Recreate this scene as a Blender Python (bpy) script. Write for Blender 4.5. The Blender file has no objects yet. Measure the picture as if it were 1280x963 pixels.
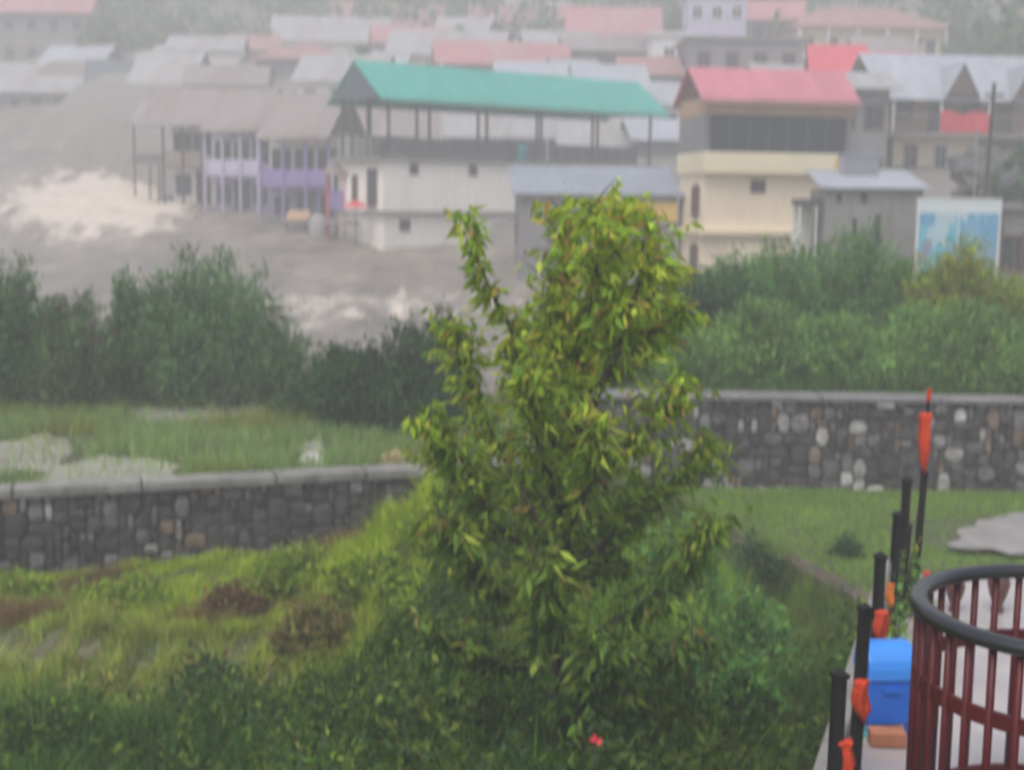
import bpy, math, random
import numpy as np
from mathutils import Vector, Matrix, Euler, noise as mnoise

random.seed(11)
RNG = np.random.default_rng(11)
SC = bpy.context.scene
COL = SC.collection
R = math.radians

# ------------------------------------------------------------------ camera
F = 1700.0                      # focal length in pixels of a 1280 wide frame
HC = 8.0                        # camera height above the datum
HOR = 250.0                     # row of the horizon in the frame centre column
PITCH = math.atan((481.5 - HOR) / F)
ROLL = R(0.7)
cam_d = bpy.data.cameras.new('camera')
cam = bpy.data.objects.new('camera', cam_d)
COL.objects.link(cam)
cam.location = (0, 0, HC)
cam.rotation_euler = (Matrix.Rotation(math.pi / 2 - PITCH, 3, 'X') @ Matrix.Rotation(ROLL, 3, 'Z')).to_euler()
cam_d.sensor_fit = 'HORIZONTAL'
cam_d.sensor_width = 36.0
cam_d.lens = 36.0 * F / 1280.0
cam_d.clip_start = 0.1
cam_d.clip_end = 2000
cam_d.dof.use_dof = True        # a hand held telephone that missed its focus
cam_d.dof.focus_distance = 2.6
cam_d.dof.aperture_fstop = 2.9
cam_d.dof.aperture_ratio = 1.8
SC.camera = cam
CM = cam.rotation_euler.to_matrix()


def ray(x, y):
    return CM @ Vector(((x - 640) / F, (481.5 - y) / F, -1.0))


def at(x, y, Y):
    """point seen at pixel (x, y) at the distance Y in front of the camera"""
    d = ray(x, y)
    return Vector((0, 0, HC)) + d * (Y / d.y)


def onz(x, y, z):
    d = ray(x, y)
    return Vector((0, 0, HC)) + d * ((z - HC) / d.z)


# ------------------------------------------------------------------ materials
def _new(name):
    m = bpy.data.materials.new(name)
    m.use_nodes = True
    nt = m.node_tree
    b = nt.nodes['Principled BSDF']
    return m, nt, b


def _noise(nt, scale, detail=5, vec=None, rough=0.6):
    n = nt.nodes.new('ShaderNodeTexNoise')
    n.inputs['Scale'].default_value = scale
    n.inputs['Detail'].default_value = detail
    n.inputs['Roughness'].default_value = rough
    if vec is not None:
        nt.links.new(vec, n.inputs['Vector'])
    return n


def _coord(nt, scale=(1, 1, 1)):
    t = nt.nodes.new('ShaderNodeTexCoord')
    mp = nt.nodes.new('ShaderNodeMapping')
    mp.inputs['Scale'].default_value = scale
    nt.links.new(t.outputs['Object'], mp.inputs['Vector'])
    return mp.outputs['Vector']


def _mix(nt, fac, a, b):
    m = nt.nodes.new('ShaderNodeMix')
    m.data_type = 'RGBA'
    for sock, v in ((m.inputs[0], fac), (m.inputs[6], a), (m.inputs[7], b)):
        if hasattr(v, 'links') or isinstance(v, bpy.types.NodeSocket):
            nt.links.new(v, sock)
        elif isinstance(v, (int, float)):
            sock.default_value = v
        else:
            sock.default_value = (v[0], v[1], v[2], 1)
    return m.outputs[2]


def _ramp(nt, src, p0, p1, c0=(0, 0, 0, 1), c1=(1, 1, 1, 1)):
    r = nt.nodes.new('ShaderNodeValToRGB')
    r.color_ramp.elements[0].position = p0
    r.color_ramp.elements[1].position = p1
    r.color_ramp.elements[0].color = c0
    r.color_ramp.elements[1].color = c1
    nt.links.new(src, r.inputs[0])
    return r.outputs[0]


def _bump(nt, b, h, strength=0.3, dist=0.02):
    bp = nt.nodes.new('ShaderNodeBump')
    bp.inputs['Strength'].default_value = strength
    bp.inputs['Distance'].default_value = dist
    nt.links.new(h, bp.inputs['Height'])
    nt.links.new(bp.outputs[0], b.inputs['Normal'])


def plain(name, c, rough=0.7, vary=0.25, scale=1.5, stretch=(1, 1, 1), bump=0.15, metal=0.0, stain=None):
    """a weathered paint: the colour broken by noise, with run-down stains"""
    m, nt, b = _new(name)
    v = _coord(nt, stretch)
    n = _noise(nt, scale, 6, v)
    f = _ramp(nt, n.outputs['Fac'], 0.3, 0.72)
    d = tuple(x * (1 - vary) for x in c)
    l = tuple(min(1, x * (1 + vary * 0.6)) for x in c)
    o = _mix(nt, f, d, l)
    if stain:
        n2 = _noise(nt, 1.3, 6, _coord(nt, (3, 3, 0.35)))
        f2 = _ramp(nt, n2.outputs['Fac'], 0.5, 0.75)
        o = _mix(nt, f2, o, stain)
    nt.links.new(o, b.inputs['Base Color'])
    b.inputs['Roughness'].default_value = rough
    b.inputs['Metallic'].default_value = metal
    if bump:
        n3 = _noise(nt, scale * 12, 3, v)
        _bump(nt, b, n3.outputs['Fac'], bump, 0.01)
    return m


def tin(name, c, rough=0.45, rust=None, period=0.25):
    """corrugated sheet: ribs run down the slope (across the local X axis)"""
    m, nt, b = _new(name)
    v = _coord(nt)
    n = _noise(nt, 0.9, 6, _coord(nt, (2.2, 0.6, 0.6)))
    f = _ramp(nt, n.outputs['Fac'], 0.35, 0.7)
    o = _mix(nt, f, tuple(x * 0.82 for x in c), c)
    if rust:
        n2 = _noise(nt, 0.5, 8, _coord(nt, (1.6, 0.5, 0.5)))
        o = _mix(nt, _ramp(nt, n2.outputs['Fac'], 0.48, 0.7), o, rust)
    nt.links.new(o, b.inputs['Base Color'])
    b.inputs['Roughness'].default_value = rough
    lap = nt.nodes.new('ShaderNodeTexBrick')
    lap.inputs['Scale'].default_value = 1.0
    lap.inputs['Brick Width'].default_value = 0.9
    lap.inputs['Row Height'].default_value = 1.8
    lap.inputs['Mortar Size'].default_value = 0.012
    lap.inputs['Color1'].default_value = (1, 1, 1, 1)
    lap.inputs['Color2'].default_value = (0.80, 0.80, 0.80, 1)
    lap.inputs['Mortar'].default_value = (0.5, 0.5, 0.5, 1)
    nt.links.new(v, lap.inputs['Vector'])
    mul = nt.nodes.new('ShaderNodeMix')
    mul.data_type = 'RGBA'
    mul.blend_type = 'MULTIPLY'
    mul.inputs[0].default_value = 0.8
    nt.links.new(o, mul.inputs[6])
    nt.links.new(lap.outputs['Color'], mul.inputs[7])
    nt.links.new(mul.outputs[2], b.inputs['Base Color'])
    w = nt.nodes.new('ShaderNodeTexWave')
    w.wave_type = 'BANDS'
    w.bands_direction = 'X'
    w.inputs['Scale'].default_value = 1.0 / period * 0.32
    nt.links.new(v, w.inputs['Vector'])
    _bump(nt, b, w.outputs['Fac'], 0.5, 0.03)
    return m


def vcol(name, rough=0.6, vary=0.2, scale=6.0, trans=0.0, bump=0.0, spec=0.3, gain=1.0, sat=1.0):
    """the colour comes from the mesh attribute 'tint' (one per leaf, blade or stone)"""
    m, nt, b = _new(name)
    a = nt.nodes.new('ShaderNodeAttribute')
    a.attribute_name = 'tint'
    n = _noise(nt, scale, 5, _coord(nt))
    hs = nt.nodes.new('ShaderNodeHueSaturation')
    mr = nt.nodes.new('ShaderNodeMapRange')
    mr.inputs[1].default_value = 0.3
    mr.inputs[2].default_value = 0.7
    mr.inputs[3].default_value = gain * (1 - vary)
    mr.inputs[4].default_value = gain * (1 + vary)
    hs.inputs['Saturation'].default_value = sat
    nt.links.new(n.outputs['Fac'], mr.inputs[0])
    nt.links.new(mr.outputs[0], hs.inputs['Value'])
    nt.links.new(a.outputs['Color'], hs.inputs['Color'])
    nt.links.new(hs.outputs[0], b.inputs['Base Color'])
    b.inputs['Roughness'].default_value = rough
    b.inputs['Specular IOR Level'].default_value = spec
    if bump:
        n3 = _noise(nt, scale * 3, 5, _coord(nt))
        _bump(nt, b, n3.outputs['Fac'], bump, 0.02)
    if trans:
        t = nt.nodes.new('ShaderNodeBsdfTranslucent')
        nt.links.new(hs.outputs[0], t.inputs['Color'])
        ms = nt.nodes.new('ShaderNodeMixShader')
        ms.inputs[0].default_value = trans
        out = nt.nodes['Material Output']
        nt.links.new(b.outputs[0], ms.inputs[1])
        nt.links.new(t.outputs[0], ms.inputs[2])
        nt.links.new(ms.outputs[0], out.inputs['Surface'])
    return m


M = {}
M['leaf'] = vcol('leaf', 0.6, 0.18, 3.0, 0.45, 0.0, 0.08, 1.55, 1.05)
M['blade'] = vcol('grass_blade', 0.65, 0.2, 1.2, 0.35, 0.0, 0.08, 1.65, 1.06)
M['stone'] = vcol('wet_stone', 0.55, 0.35, 9.0, 0, 0.5, 0.4)
M['bark'] = plain('bark', (0.07, 0.055, 0.045), 0.85, 0.4, 6, (1, 1, 0.3), 0.6)
M['mortar'] = plain('mortar', (0.06, 0.055, 0.052), 0.9, 0.4, 4)
M['concrete_cap'] = plain('coping_concrete', (0.23, 0.225, 0.205), 0.75, 0.4, 2.5, stain=(0.085, 0.09, 0.065))
M['concrete'] = plain('raw_concrete', (0.235, 0.225, 0.21), 0.85, 0.25, 0.7, stain=(0.13, 0.125, 0.115))
M['render_grey'] = plain('grey_render', (0.22, 0.21, 0.215), 0.85, 0.25, 0.6, stain=(0.13, 0.13, 0.13))
M['white_wall'] = plain('mud_splashed_whitewash', (0.86, 0.82, 0.74), 0.8, 0.08, 0.5, stain=(0.70, 0.66, 0.58))
M['white'] = plain('white_paint', (0.75, 0.75, 0.74), 0.6, 0.12, 1.0)
M['cream'] = plain('cream_paint', (0.80, 0.68, 0.49), 0.75, 0.07, 0.4, stain=(0.70, 0.58, 0.42))
M['cream_light'] = plain('pale_cream_paint', (0.76, 0.67, 0.46), 0.75, 0.08, 0.5)
M['ochre'] = plain('ochre_plaster', (0.46, 0.29, 0.17), 0.8, 0.15, 0.8)
M['yellow'] = plain('yellow_paint', (0.70, 0.47, 0.08), 0.7, 0.15, 1.0)
M['purple'] = plain('purple_paint', (0.24, 0.18, 0.44), 0.7, 0.2, 0.9, stain=(0.24, 0.20, 0.28))
M['lilac'] = plain('lilac_paint', (0.50, 0.46, 0.62), 0.7, 0.15, 0.8, stain=(0.38, 0.35, 0.40))
M['maroon'] = plain('maroon_enamel', (0.075, 0.006, 0.008), 0.4, 0.25, 5)
M['black_metal'] = plain('black_metal', (0.014, 0.014, 0.015), 0.35, 0.3, 8)
M['maroon'].node_tree.nodes['Principled BSDF'].inputs['Specular IOR Level'].default_value = 0.25
M['black_metal'].node_tree.nodes['Principled BSDF'].inputs['Specular IOR Level'].default_value = 0.2
M['black_rail'] = plain('wet_black_handrail', (0.009, 0.010, 0.012), 0.2, 0.3, 10, bump=0.05)
_b = M['black_rail'].node_tree.nodes['Principled BSDF']
_b.inputs['Specular IOR Level'].default_value = 0.7
_b.inputs['IOR'].default_value = 1.5
M['wood'] = plain('weathered_wood', (0.11, 0.075, 0.05), 0.8, 0.3, 3, (1, 1, 0.2))
M['dark_wood'] = plain('dark_wood', (0.05, 0.035, 0.028), 0.7, 0.3, 3)
M['steel_post'] = plain('grey_steel', (0.06, 0.06, 0.075), 0.5, 0.2, 3)
M['glass'] = plain('dark_pane', (0.016, 0.024, 0.036), 0.2, 0.3, 1.5, bump=0)
M['glass'].node_tree.nodes['Principled BSDF'].inputs['Specular IOR Level'].default_value = 0.25
M['window_brown'] = plain('brown_window_frame', (0.13, 0.05, 0.035), 0.6, 0.2, 3)
M['dark'] = plain('unlit_interior', (0.035, 0.033, 0.035), 0.9, 0.3, 1)
M['green_tin'] = tin('sea_green_roof_sheet', (0.045, 0.42, 0.33), 0.5)
M['green_dark'] = plain('blue_green_gable_board', (0.07, 0.10, 0.12), 0.6, 0.15, 1)
M['red_tin'] = tin('red_roof_sheet', (0.60, 0.19, 0.24), 0.5)
M['red_bright'] = tin('bright_red_roof_sheet', (0.66, 0.06, 0.09), 0.5)
M['red_faded'] = tin('faded_red_roof_sheet', (0.40, 0.19, 0.17), 0.6, (0.33, 0.22, 0.2))
M['pink_tin'] = tin('bleached_pink_roof_sheet', (0.50, 0.20, 0.21), 0.55, (0.42, 0.27, 0.26))  # red paled in the colour itself, standing in for haze over far roofs
M['grey_tin'] = tin('galvanised_roof_sheet', (0.42, 0.445, 0.49), 0.45)
M['dull_tin'] = tin('dull_blue_grey_roof_sheet', (0.29, 0.32, 0.37), 0.5)
M['pale_tin'] = tin('pale_roof_sheet', (0.40, 0.40, 0.40), 0.5, (0.29, 0.26, 0.245))
M['rust_tin'] = tin('rusting_roof_sheet', (0.30, 0.26, 0.25), 0.6, (0.22, 0.15, 0.12))
M['blue_plastic'] = plain('blue_plastic', (0.015, 0.13, 0.56), 0.35, 0.12, 3, bump=0.03)
M['blue_lid'] = plain('light_blue_plastic', (0.04, 0.24, 0.72), 0.3, 0.1, 3, bump=0.03)
M['turquoise'] = plain('turquoise_cloth', (0.03, 0.42, 0.46), 0.8, 0.2, 5)
M['saffron'] = plain('saffron_cloth', (0.55, 0.05, 0.012), 0.9, 0.18, 9)
M['orange'] = plain('orange_cloth', (0.66, 0.17, 0.02), 0.85, 0.2, 9)
M['red_cloth'] = plain('red_cloth', (0.62, 0.03, 0.05), 0.8, 0.2, 2)
M['brick'] = plain('orange_brick', (0.42, 0.16, 0.085), 0.85, 0.25, 6)
M['clay'] = plain('brown_clay', (0.12, 0.05, 0.035), 0.6, 0.3, 6)
M['paving'] = plain('wet_terrace_paving', (0.38, 0.35, 0.34), 0.25, 0.25, 1.4)
M['boulder'] = plain('tan_rock', (0.42, 0.30, 0.18), 0.85, 0.3, 3, bump=0.5)
M['pale_rock'] = plain('pale_rock', (0.46, 0.45, 0.42), 0.8, 0.3, 4, bump=0.5)
M['dark_rock'] = plain('dark_rock', (0.10, 0.10, 0.10), 0.8, 0.4, 2, bump=0.6)


def ground_material():
    m, nt, b = _new('wet_earth_and_turf')
    a = nt.nodes.new('ShaderNodeAttribute')
    a.attribute_name = 'tint'
    n = _noise(nt, 2.2, 8, _coord(nt))
    n2 = _noise(nt, 0.35, 6, _coord(nt))
    def fade(src):
        mm = nt.nodes.new('ShaderNodeMath')
        mm.operation = 'MULTIPLY'
        nt.links.new(src, mm.inputs[0])
        nt.links.new(a.outputs['Alpha'], mm.inputs[1])
        return mm.outputs[0]
    o = _mix(nt, fade(_ramp(nt, n.outputs['Fac'], 0.45, 0.68)), a.outputs['Color'], (0.075, 0.058, 0.04))
    o = _mix(nt, fade(_ramp(nt, n2.outputs['Fac'], 0.52, 0.7)), o, (0.05, 0.075, 0.02))
    nt.links.new(o, b.inputs['Base Color'])
    b.inputs['Roughness'].default_value = 0.75
    n3 = _noise(nt, 9, 6, _coord(nt))
    _bump(nt, b, n3.outputs['Fac'], 0.6, 0.05)
    return m


def river_material():
    m, nt, b = _new('muddy_flood_water')
    a = nt.nodes.new('ShaderNodeAttribute')
    a.attribute_name = 'tint'          # red channel: how broken the water is
    sep = nt.nodes.new('ShaderNodeSeparateColor')
    nt.links.new(a.outputs['Color'], sep.inputs[0])
    n = _noise(nt, 0.45, 10, _coord(nt, (1.9, 0.5, 1)), 0.74)
    add = nt.nodes.new('ShaderNodeMath')
    add.operation = 'ADD'
    mr = nt.nodes.new('ShaderNodeMapRange')
    mr.inputs[1].default_value = 0.3
    mr.inputs[2].default_value = 0.7
    mr.inputs[3].default_value = 0.12
    mr.inputs[4].default_value = 0.88
    nt.links.new(n.outputs['Fac'], mr.inputs[0])
    nt.links.new(mr.outputs[0], add.inputs[0])
    nt.links.new(sep.outputs[0], add.inputs[1])
    f = _ramp(nt, add.outputs[0], 0.72, 1.25)
    n2 = _noise(nt, 0.30, 10, _coord(nt, (1.5, 0.55, 1)), 0.72)
    base = _mix(nt, _ramp(nt, n2.outputs['Fac'], 0.36, 0.66), (0.13, 0.112, 0.092), (0.34, 0.295, 0.245))
    o = _mix(nt, f, base, (0.70, 0.61, 0.51))
    nt.links.new(o, b.inputs['Base Color'])
    b.inputs['Roughness'].default_value = 0.38
    b.inputs['Specular IOR Level'].default_value = 0.4
    n3 = _noise(nt, 1.6, 8, _coord(nt, (1.3, 0.7, 1)), 0.65)
    _bump(nt, b, n3.outputs['Fac'], 0.9, 0.25)
    return m


def mural_material():
    """a printed sheet: pale ground broken into blue and turquoise panels"""
    m, nt, b = _new('blue_printed_sheet')
    v = _coord(nt, (1.2, 1, 0.8))
    vo = nt.nodes.new('ShaderNodeTexVoronoi')
    vo.distance = 'CHEBYCHEV'
    vo.inputs['Scale'].default_value = 1.5
    nt.links.new(v, vo.inputs['Vector'])
    sep = nt.nodes.new('ShaderNodeSeparateColor')
    nt.links.new(vo.outputs['Color'], sep.inputs[0])
    o = _mix(nt, _ramp(nt, sep.outputs[0], 0.5, 0.65), (0.10, 0.33, 0.52), (0.42, 0.56, 0.62))
    o = _mix(nt, _ramp(nt, sep.outputs[1], 0.62, 0.75), o, (0.10, 0.42, 0.55))
    o = _mix(nt, _ramp(nt, sep.outputs[2], 0.75, 0.85), o, (0.20, 0.25, 0.33))
    n = _noise(nt, 2.5, 6, v)
    o = _mix(nt, _ramp(nt, n.outputs['Fac'], 0.55, 0.8), o, (0.50, 0.60, 0.64))
    # the upper quarter of the sheet is bare and pale
    s2 = nt.nodes.new('ShaderNodeSeparateXYZ')
    nt.links.new(_coord(nt), s2.inputs[0])
    top = nt.nodes.new('ShaderNodeMath')
    top.operation = 'GREATER_THAN'
    nt.links.new(s2.outputs[2], top.inputs[0])
    top.inputs[1].default_value = 1.85
    o = _mix(nt, top.outputs[0], o, (0.60, 0.66, 0.68))
    nt.links.new(o, b.inputs['Base Color'])
    b.inputs['Roughness'].default_value = 0.45
    return m


M['ground'] = ground_material()
M['river'] = river_material()
M['mural'] = mural_material()
M['puddle'] = plain('rain_puddle', (0.40, 0.38, 0.33), 0.06, 0.2, 2, bump=0.02)
M['path'] = plain('wet_path', (0.36, 0.345, 0.33), 0.15, 0.25, 1.5, bump=0.2)


# ------------------------------------------------------------------ mesh helpers
class MB:
    def __init__(self):
        self.v, self.f, self.t = [], [], []

    def add(self, verts, faces, tint=None):
        n = len(self.v)
        self.v += [tuple(p) for p in verts]
        self.f += [tuple(i + n for i in f) for f in faces]
        self.t += [tint or (0.5, 0.5, 0.5)] * len(verts)
        return self

    def box(self, x0, x1, y0, y1, z0, z1, tint=None):
        return self.hexa([(x0, y0, z0), (x1, y0, z0), (x1, y1, z0), (x0, y1, z0),
                          (x0, y0, z1), (x1, y0, z1), (x1, y1, z1), (x0, y1, z1)], tint)

    def hexa(self, p, tint=None):
        return self.add(p, [(0, 3, 2, 1), (4, 5, 6, 7), (0, 1, 5, 4), (1, 2, 6, 5), (2, 3, 7, 6), (3, 0, 4, 7)], tint)

    def prism(self, poly, y0, y1, tint=None):
        """polygon in (x, z) pushed along y"""
        n = len(poly)
        vs = [(x, y0, z) for x, z in poly] + [(x, y1, z) for x, z in poly]
        fs = [tuple(range(n)), tuple(range(2 * n - 1, n - 1, -1))]
        fs += [(i, n + i, n + (i + 1) % n, (i + 1) % n) for i in range(n)]
        return self.add(vs, fs, tint)

    def prism_x(self, poly, x0, x1, tint=None):
        """polygon in (y, z) pushed along x"""
        n = len(poly)
        vs = [(x0, y, z) for y, z in poly] + [(x1, y, z) for y, z in poly]
        fs = [tuple(range(n - 1, -1, -1)), tuple(range(n, 2 * n))]
        fs += [((i + 1) % n, n + (i + 1) % n, n + i, i) for i in range(n)]
        return self.add(vs, fs, tint)

    def tube(self, pts, rad, sides=8, closed=False, tint=None):
        pts = [Vector(p) for p in pts]
        n = len(pts)
        if not hasattr(rad, '__len__'):
            rad = [rad] * n
        vs, fs = [], []
        up = Vector((0, 0, 1))
        prev = None
        for i, p in enumerate(pts):
            a = pts[(i - 1) % n] if (closed or i > 0) else p
            c = pts[(i + 1) % n] if (closed or i < n - 1) else p
            t = (c - a).normalized()
            if prev is None:
                e = t.cross(up)
                if e.length < 1e-3:
                    e = t.cross(Vector((1, 0, 0)))
            else:
                e = prev - t * prev.dot(t)
            e.normalize()
            prev = e
            g = t.cross(e)
            for k in range(sides):
                q = 2 * math.pi * k / sides
                vs.append(p + (e * math.cos(q) + g * math.sin(q)) * rad[i])
        for i in range(n if closed else n - 1):
            j = (i + 1) % n
            for k in range(sides):
                l = (k + 1) % sides
                fs.append((i * sides + k, i * sides + l, j * sides + l, j * sides + k))
        if not closed:
            fs.append(tuple(range(sides - 1, -1, -1)))
            fs.append(tuple((n - 1) * sides + k for k in range(sides)))
        return self.add(vs, fs, tint)

    def lathe(self, prof, c=(0, 0, 0), seg=16, tint=None):
        vs, fs = [], []
        for r, z in prof:
            for k in range(seg):
                q = 2 * math.pi * k / seg
                vs.append((c[0] + r * math.cos(q), c[1] + r * math.sin(q), c[2] + z))
        for i in range(len(prof) - 1):
            for k in range(seg):
                l = (k + 1) % seg
                fs.append((i * seg + k, i * seg + l, (i + 1) * seg + l, (i + 1) * seg + k))
        fs.append(tuple(range(seg - 1, -1, -1)))
        fs.append(tuple((len(prof) - 1) * seg + k for k in range(seg)))
        return self.add(vs, fs, tint)

    def mesh(self, name, mat, smooth=False):
        me = bpy.data.meshes.new(name)
        me.from_pydata(self.v, [], self.f)
        me.materials.append(mat)
        ca = me.attributes.new('tint', 'FLOAT_COLOR', 'POINT')
        arr = np.ones((len(self.v), 4), np.float32)
        arr[:, :3] = self.t
        ca.data.foreach_set('color', arr.ravel())
        if smooth:
            me.polygons.foreach_set('use_smooth', [True] * len(me.polygons))
        me.update()
        return me

    def build(self, name, mat, parent=None, smooth=False, bevel=0.0):
        o = bpy.data.objects.new(name, self.mesh(name, mat, smooth))
        COL.objects.link(o)
        if parent is not None:
            o.parent = parent
        if bevel:
            b = o.modifiers.new('bevel', 'BEVEL')
            b.width = bevel
            b.segments = 2
            b.limit_method = 'ANGLE'
        return o


def np_mesh(name, mat, verts, polys, tint, parent=None):
    """verts (n,3), polys (m,k) all of one size, tint (n,3)"""
    me = bpy.data.meshes.new(name)
    nv, (npoly, k) = len(verts), polys.shape
    me.vertices.add(nv)
    me.vertices.foreach_set('co', verts.astype(np.float32).ravel())
    me.loops.add(npoly * k)
    me.loops.foreach_set('vertex_index', polys.astype(np.int32).ravel())
    me.polygons.add(npoly)
    me.polygons.foreach_set('loop_start', np.arange(npoly, dtype=np.int32) * k)
    me.materials.append(mat)
    ca = me.attributes.new('tint', 'FLOAT_COLOR', 'POINT')
    arr = np.ones((nv, 4), np.float32)
    arr[:, :3] = tint
    ca.data.foreach_set('color', arr.ravel())
    me.update(calc_edges=True)
    o = bpy.data.objects.new(name, me)
    COL.objects.link(o)
    if parent is not None:
        o.parent = parent
    return o


def tag(o, label=None, cat=None, group=None, kind=None):
    if label:
        o['label'] = label
    if cat:
        o['category'] = cat
    if group:
        o['group'] = group
    if kind:
        o['kind'] = kind
    return o


def thing(name, label, cat, loc=(0, 0, 0), rz=0.0, group=None):
    o = bpy.data.objects.new(name, None)
    COL.objects.link(o)
    o.empty_display_size = 0.2
    o.location = loc
    o.rotation_euler = (0, 0, rz)
    return tag(o, label, cat, group)


def lerp(a, b, t):
    return a + (b - a) * t


def sstep(a, b, x):
    t = np.clip((x - a) / (b - a), 0, 1)
    return t * t * (3 - 2 * t)


def fbm(x, y, s, seed=0):
    """cheap smooth noise, -1 .. 1, for arrays"""
    o = np.zeros_like(np.asarray(x, float))
    rr = np.random.default_rng(seed)
    for k in range(7):
        a = rr.uniform(0, 6.28)
        f = s * rr.uniform(0.6, 2.4)
        o = o + np.sin(x * math.cos(a) * f + y * math.sin(a) * f + rr.uniform(0, 6.28)) / 7 ** 0.8
    return o


# ------------------------------------------------------------------ ground
WL0, WL1 = at(-140, 628, 16.9), at(660, 592, 19.6)      # line of the left wall
WR0, WR1 = at(735, 495, 21.4), at(1900, 488, 21.4)      # line of the right wall
ZWL = 8 - 3.8                                         # top of the left wall
ZWR = 8 - 3.03                                        # top of the right wall
ZFIELD = ZWL - 0.12
ZBACK = ZWR - 0.06
ZLAWN = 8 - 4.52
RIVY = np.array([20, 27, 47, 60, 68, 78, 90, 130, 170, 400.])
RIVZ = np.array([-5.2, -4.9, -4.2, -3.35, -2.7, -1.3, 0.4, 7.6, 15, 40.]) + 8


def river_z(x, y):
    return np.interp(y, RIVY, RIVZ) + 0.0 * x


def right_bank(y):
    """x of the right edge of the water at distance y"""
    return np.interp(y, [20, 30, 45, 58, 66, 72, 76, 85, 100, 130, 200], [2, 2.5, 3.0, 3.0, 2.0, -2.0, -9.0, -19.0, -31, -46, -70])


def ground_z(x, y):
    x = np.asarray(x, float)
    y = np.asarray(y, float)
    # near slope
    near = -4.55 + 8 + 0.10 * fbm(x, y, 0.9, 3) + 0.05 * fbm(x, y, 2.6, 4)
    near = near + 0.35 * (1 - sstep(6, 12, y)) * sstep(-6, 0, x)
    near = near + 1.42 * np.exp(-((x + 0.45) / 1.45) ** 2 - ((y - 14.6) / 1.9) ** 2)
    near = near - 0.34 * sstep(1.5, 3.2, -x) * sstep(13.0, 16.0, y)
    near = near + 0.45 * np.exp(-((x - 0.5) / 1.6) ** 2 - ((y - 9.0) / 2.5) ** 2)
    near = near - 0.24 * (1 - sstep(13.5, 13.66, y + 0.2 * np.sin(x * 1.3) + 0.1 * np.sin(x * 4.1))) * (1 - sstep(-2.2, -0.8, x))
    # lawn on the right, a flat shelf
    edge = np.interp(y, [9, 15.3, 17.4, 20, 22], [3.2, 4.05, 3.55, 2.6, 2.2])
    lawn = sstep(-0.12, 0.12, x - edge)
    near = near * (1 - lawn) + (ZLAWN + 0.03 * fbm(x, y, 1.5, 5)) * lawn
    ditch = np.exp(-((x - edge + 0.8) / 0.7) ** 2) * sstep(11, 13, y) * (1 - sstep(18, 20, y))
    near = near - 0.55 * ditch
    # fields behind the two walls
    wl = WL0.y + (x - WL0.x) / (WL1.x - WL0.x) * (WL1.y - WL0.y)
    behind_l = sstep(0.16, 0.30, y - wl)
    z = near * (1 - behind_l) + (ZFIELD + 0.05 * fbm(x, y, 0.8, 6)) * behind_l
    right = sstep(1.6, 2.3, x)
    behind_r = sstep(0.16, 0.30, y - WR0.y)
    zr = near * (1 - behind_r) + (ZBACK + 0.06 * fbm(x, y, 0.8, 7)) * behind_r
    z = z * (1 - right) + zr * right
    # the far side: buildings stand on rising ground
    far = np.interp(y, [40, 58, 66, 75, 100, 130, 170, 220, 290, 400], [-3.6, -3.6, -3.2, -0.5, 6, 12.5, 21, 33, 54, 60]) + 8
    far = far + (0.5 * fbm(x, y, 0.16, 8) + 0.8 * fbm(x, y, 0.05, 9)) * sstep(62, 95, y)
    far = far + 14 * sstep(25, 70, x) * sstep(60, 120, y) * (1 - 0.7 * sstep(170, 250, y)) + 3.2 * sstep(15.5, 19.0, x) * sstep(38, 44, y) * (1 - sstep(90, 120, y))
    z = np.where(y > 30, z * (1 - sstep(34, 46, y)) + far * sstep(34, 46, y), z)
    # river bed
    inriv = sstep(25.6, 27.2, y) * sstep(-0.6, 1.2, right_bank(y) - x)
    z = z * (1 - inriv) + (river_z(x, y) - 1.5) * inriv
    # left side of the valley
    z = z + (np.maximum(0, -x - 34 - (y - 70) * 0.36) * 0.45) * sstep(45, 70, y)
    return z


def gz(x, y):
    return float(ground_z(np.array([x]), np.array([y]))[0])


def hit(x, y, d0=6.0, d1=30.0):
    for d in np.arange(d0, d1, 0.05):
        q = at(x, y, d)
        if q.z < gz(q.x, q.y):
            return q
    return q


xs = np.unique(np.concatenate([np.arange(-150, -30, 6.), np.arange(-30, -10, 1.2), np.arange(-10, 9, 0.16), np.arange(9, 30, 1.0), np.arange(30, 151, 6.)]))
ys = np.unique(np.concatenate([np.arange(-14, 5, 1.5), np.arange(5, 23, 0.14), np.arange(23, 34, 0.5), np.arange(34, 110, 1.5), np.arange(110, 301, 5.)]))
GX, GY = np.meshgrid(xs, ys)
GZ = ground_z(GX.ravel(), GY.ravel())
nx, ny = len(xs), len(ys)
idx = np.arange(nx * ny).reshape(ny, nx)
gp = np.stack([idx[:-1, :-1], idx[:-1, 1:], idx[1:, 1:], idx[1:, :-1]], -1).reshape(-1, 4)
gx, gy = GX.ravel(), GY.ravel()
tint = np.tile(np.array([0.07, 0.085, 0.03]), (nx * ny, 1))
farm = sstep(36, 60, gy)[:, None]
tint = tint * (1 - farm) + np.array([0.21, 0.195, 0.175]) * farm
strip = (np.exp(-((gy + 0.2 * np.sin(gx * 1.3) - 13.3) / 0.22) ** 2) * (gx < -2.7))[:, None]
tint = tint * (1 - strip) + np.array([0.24, 0.20, 0.155]) * strip
wood = sstep(120, 200, gy)[:, None]
tint = tint * (1 - wood) + np.array([0.035, 0.05, 0.03]) * wood
ground = np_mesh('ground', M['ground'], np.stack([gx, gy, GZ], -1), gp, tint)
_ca = ground.data.attributes['tint'].data
_arr = np.ones((nx * ny, 4), np.float32)
_arr[:, :3] = tint
_arr[:, 3] = 1 - 0.75 * farm[:, 0]
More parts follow.
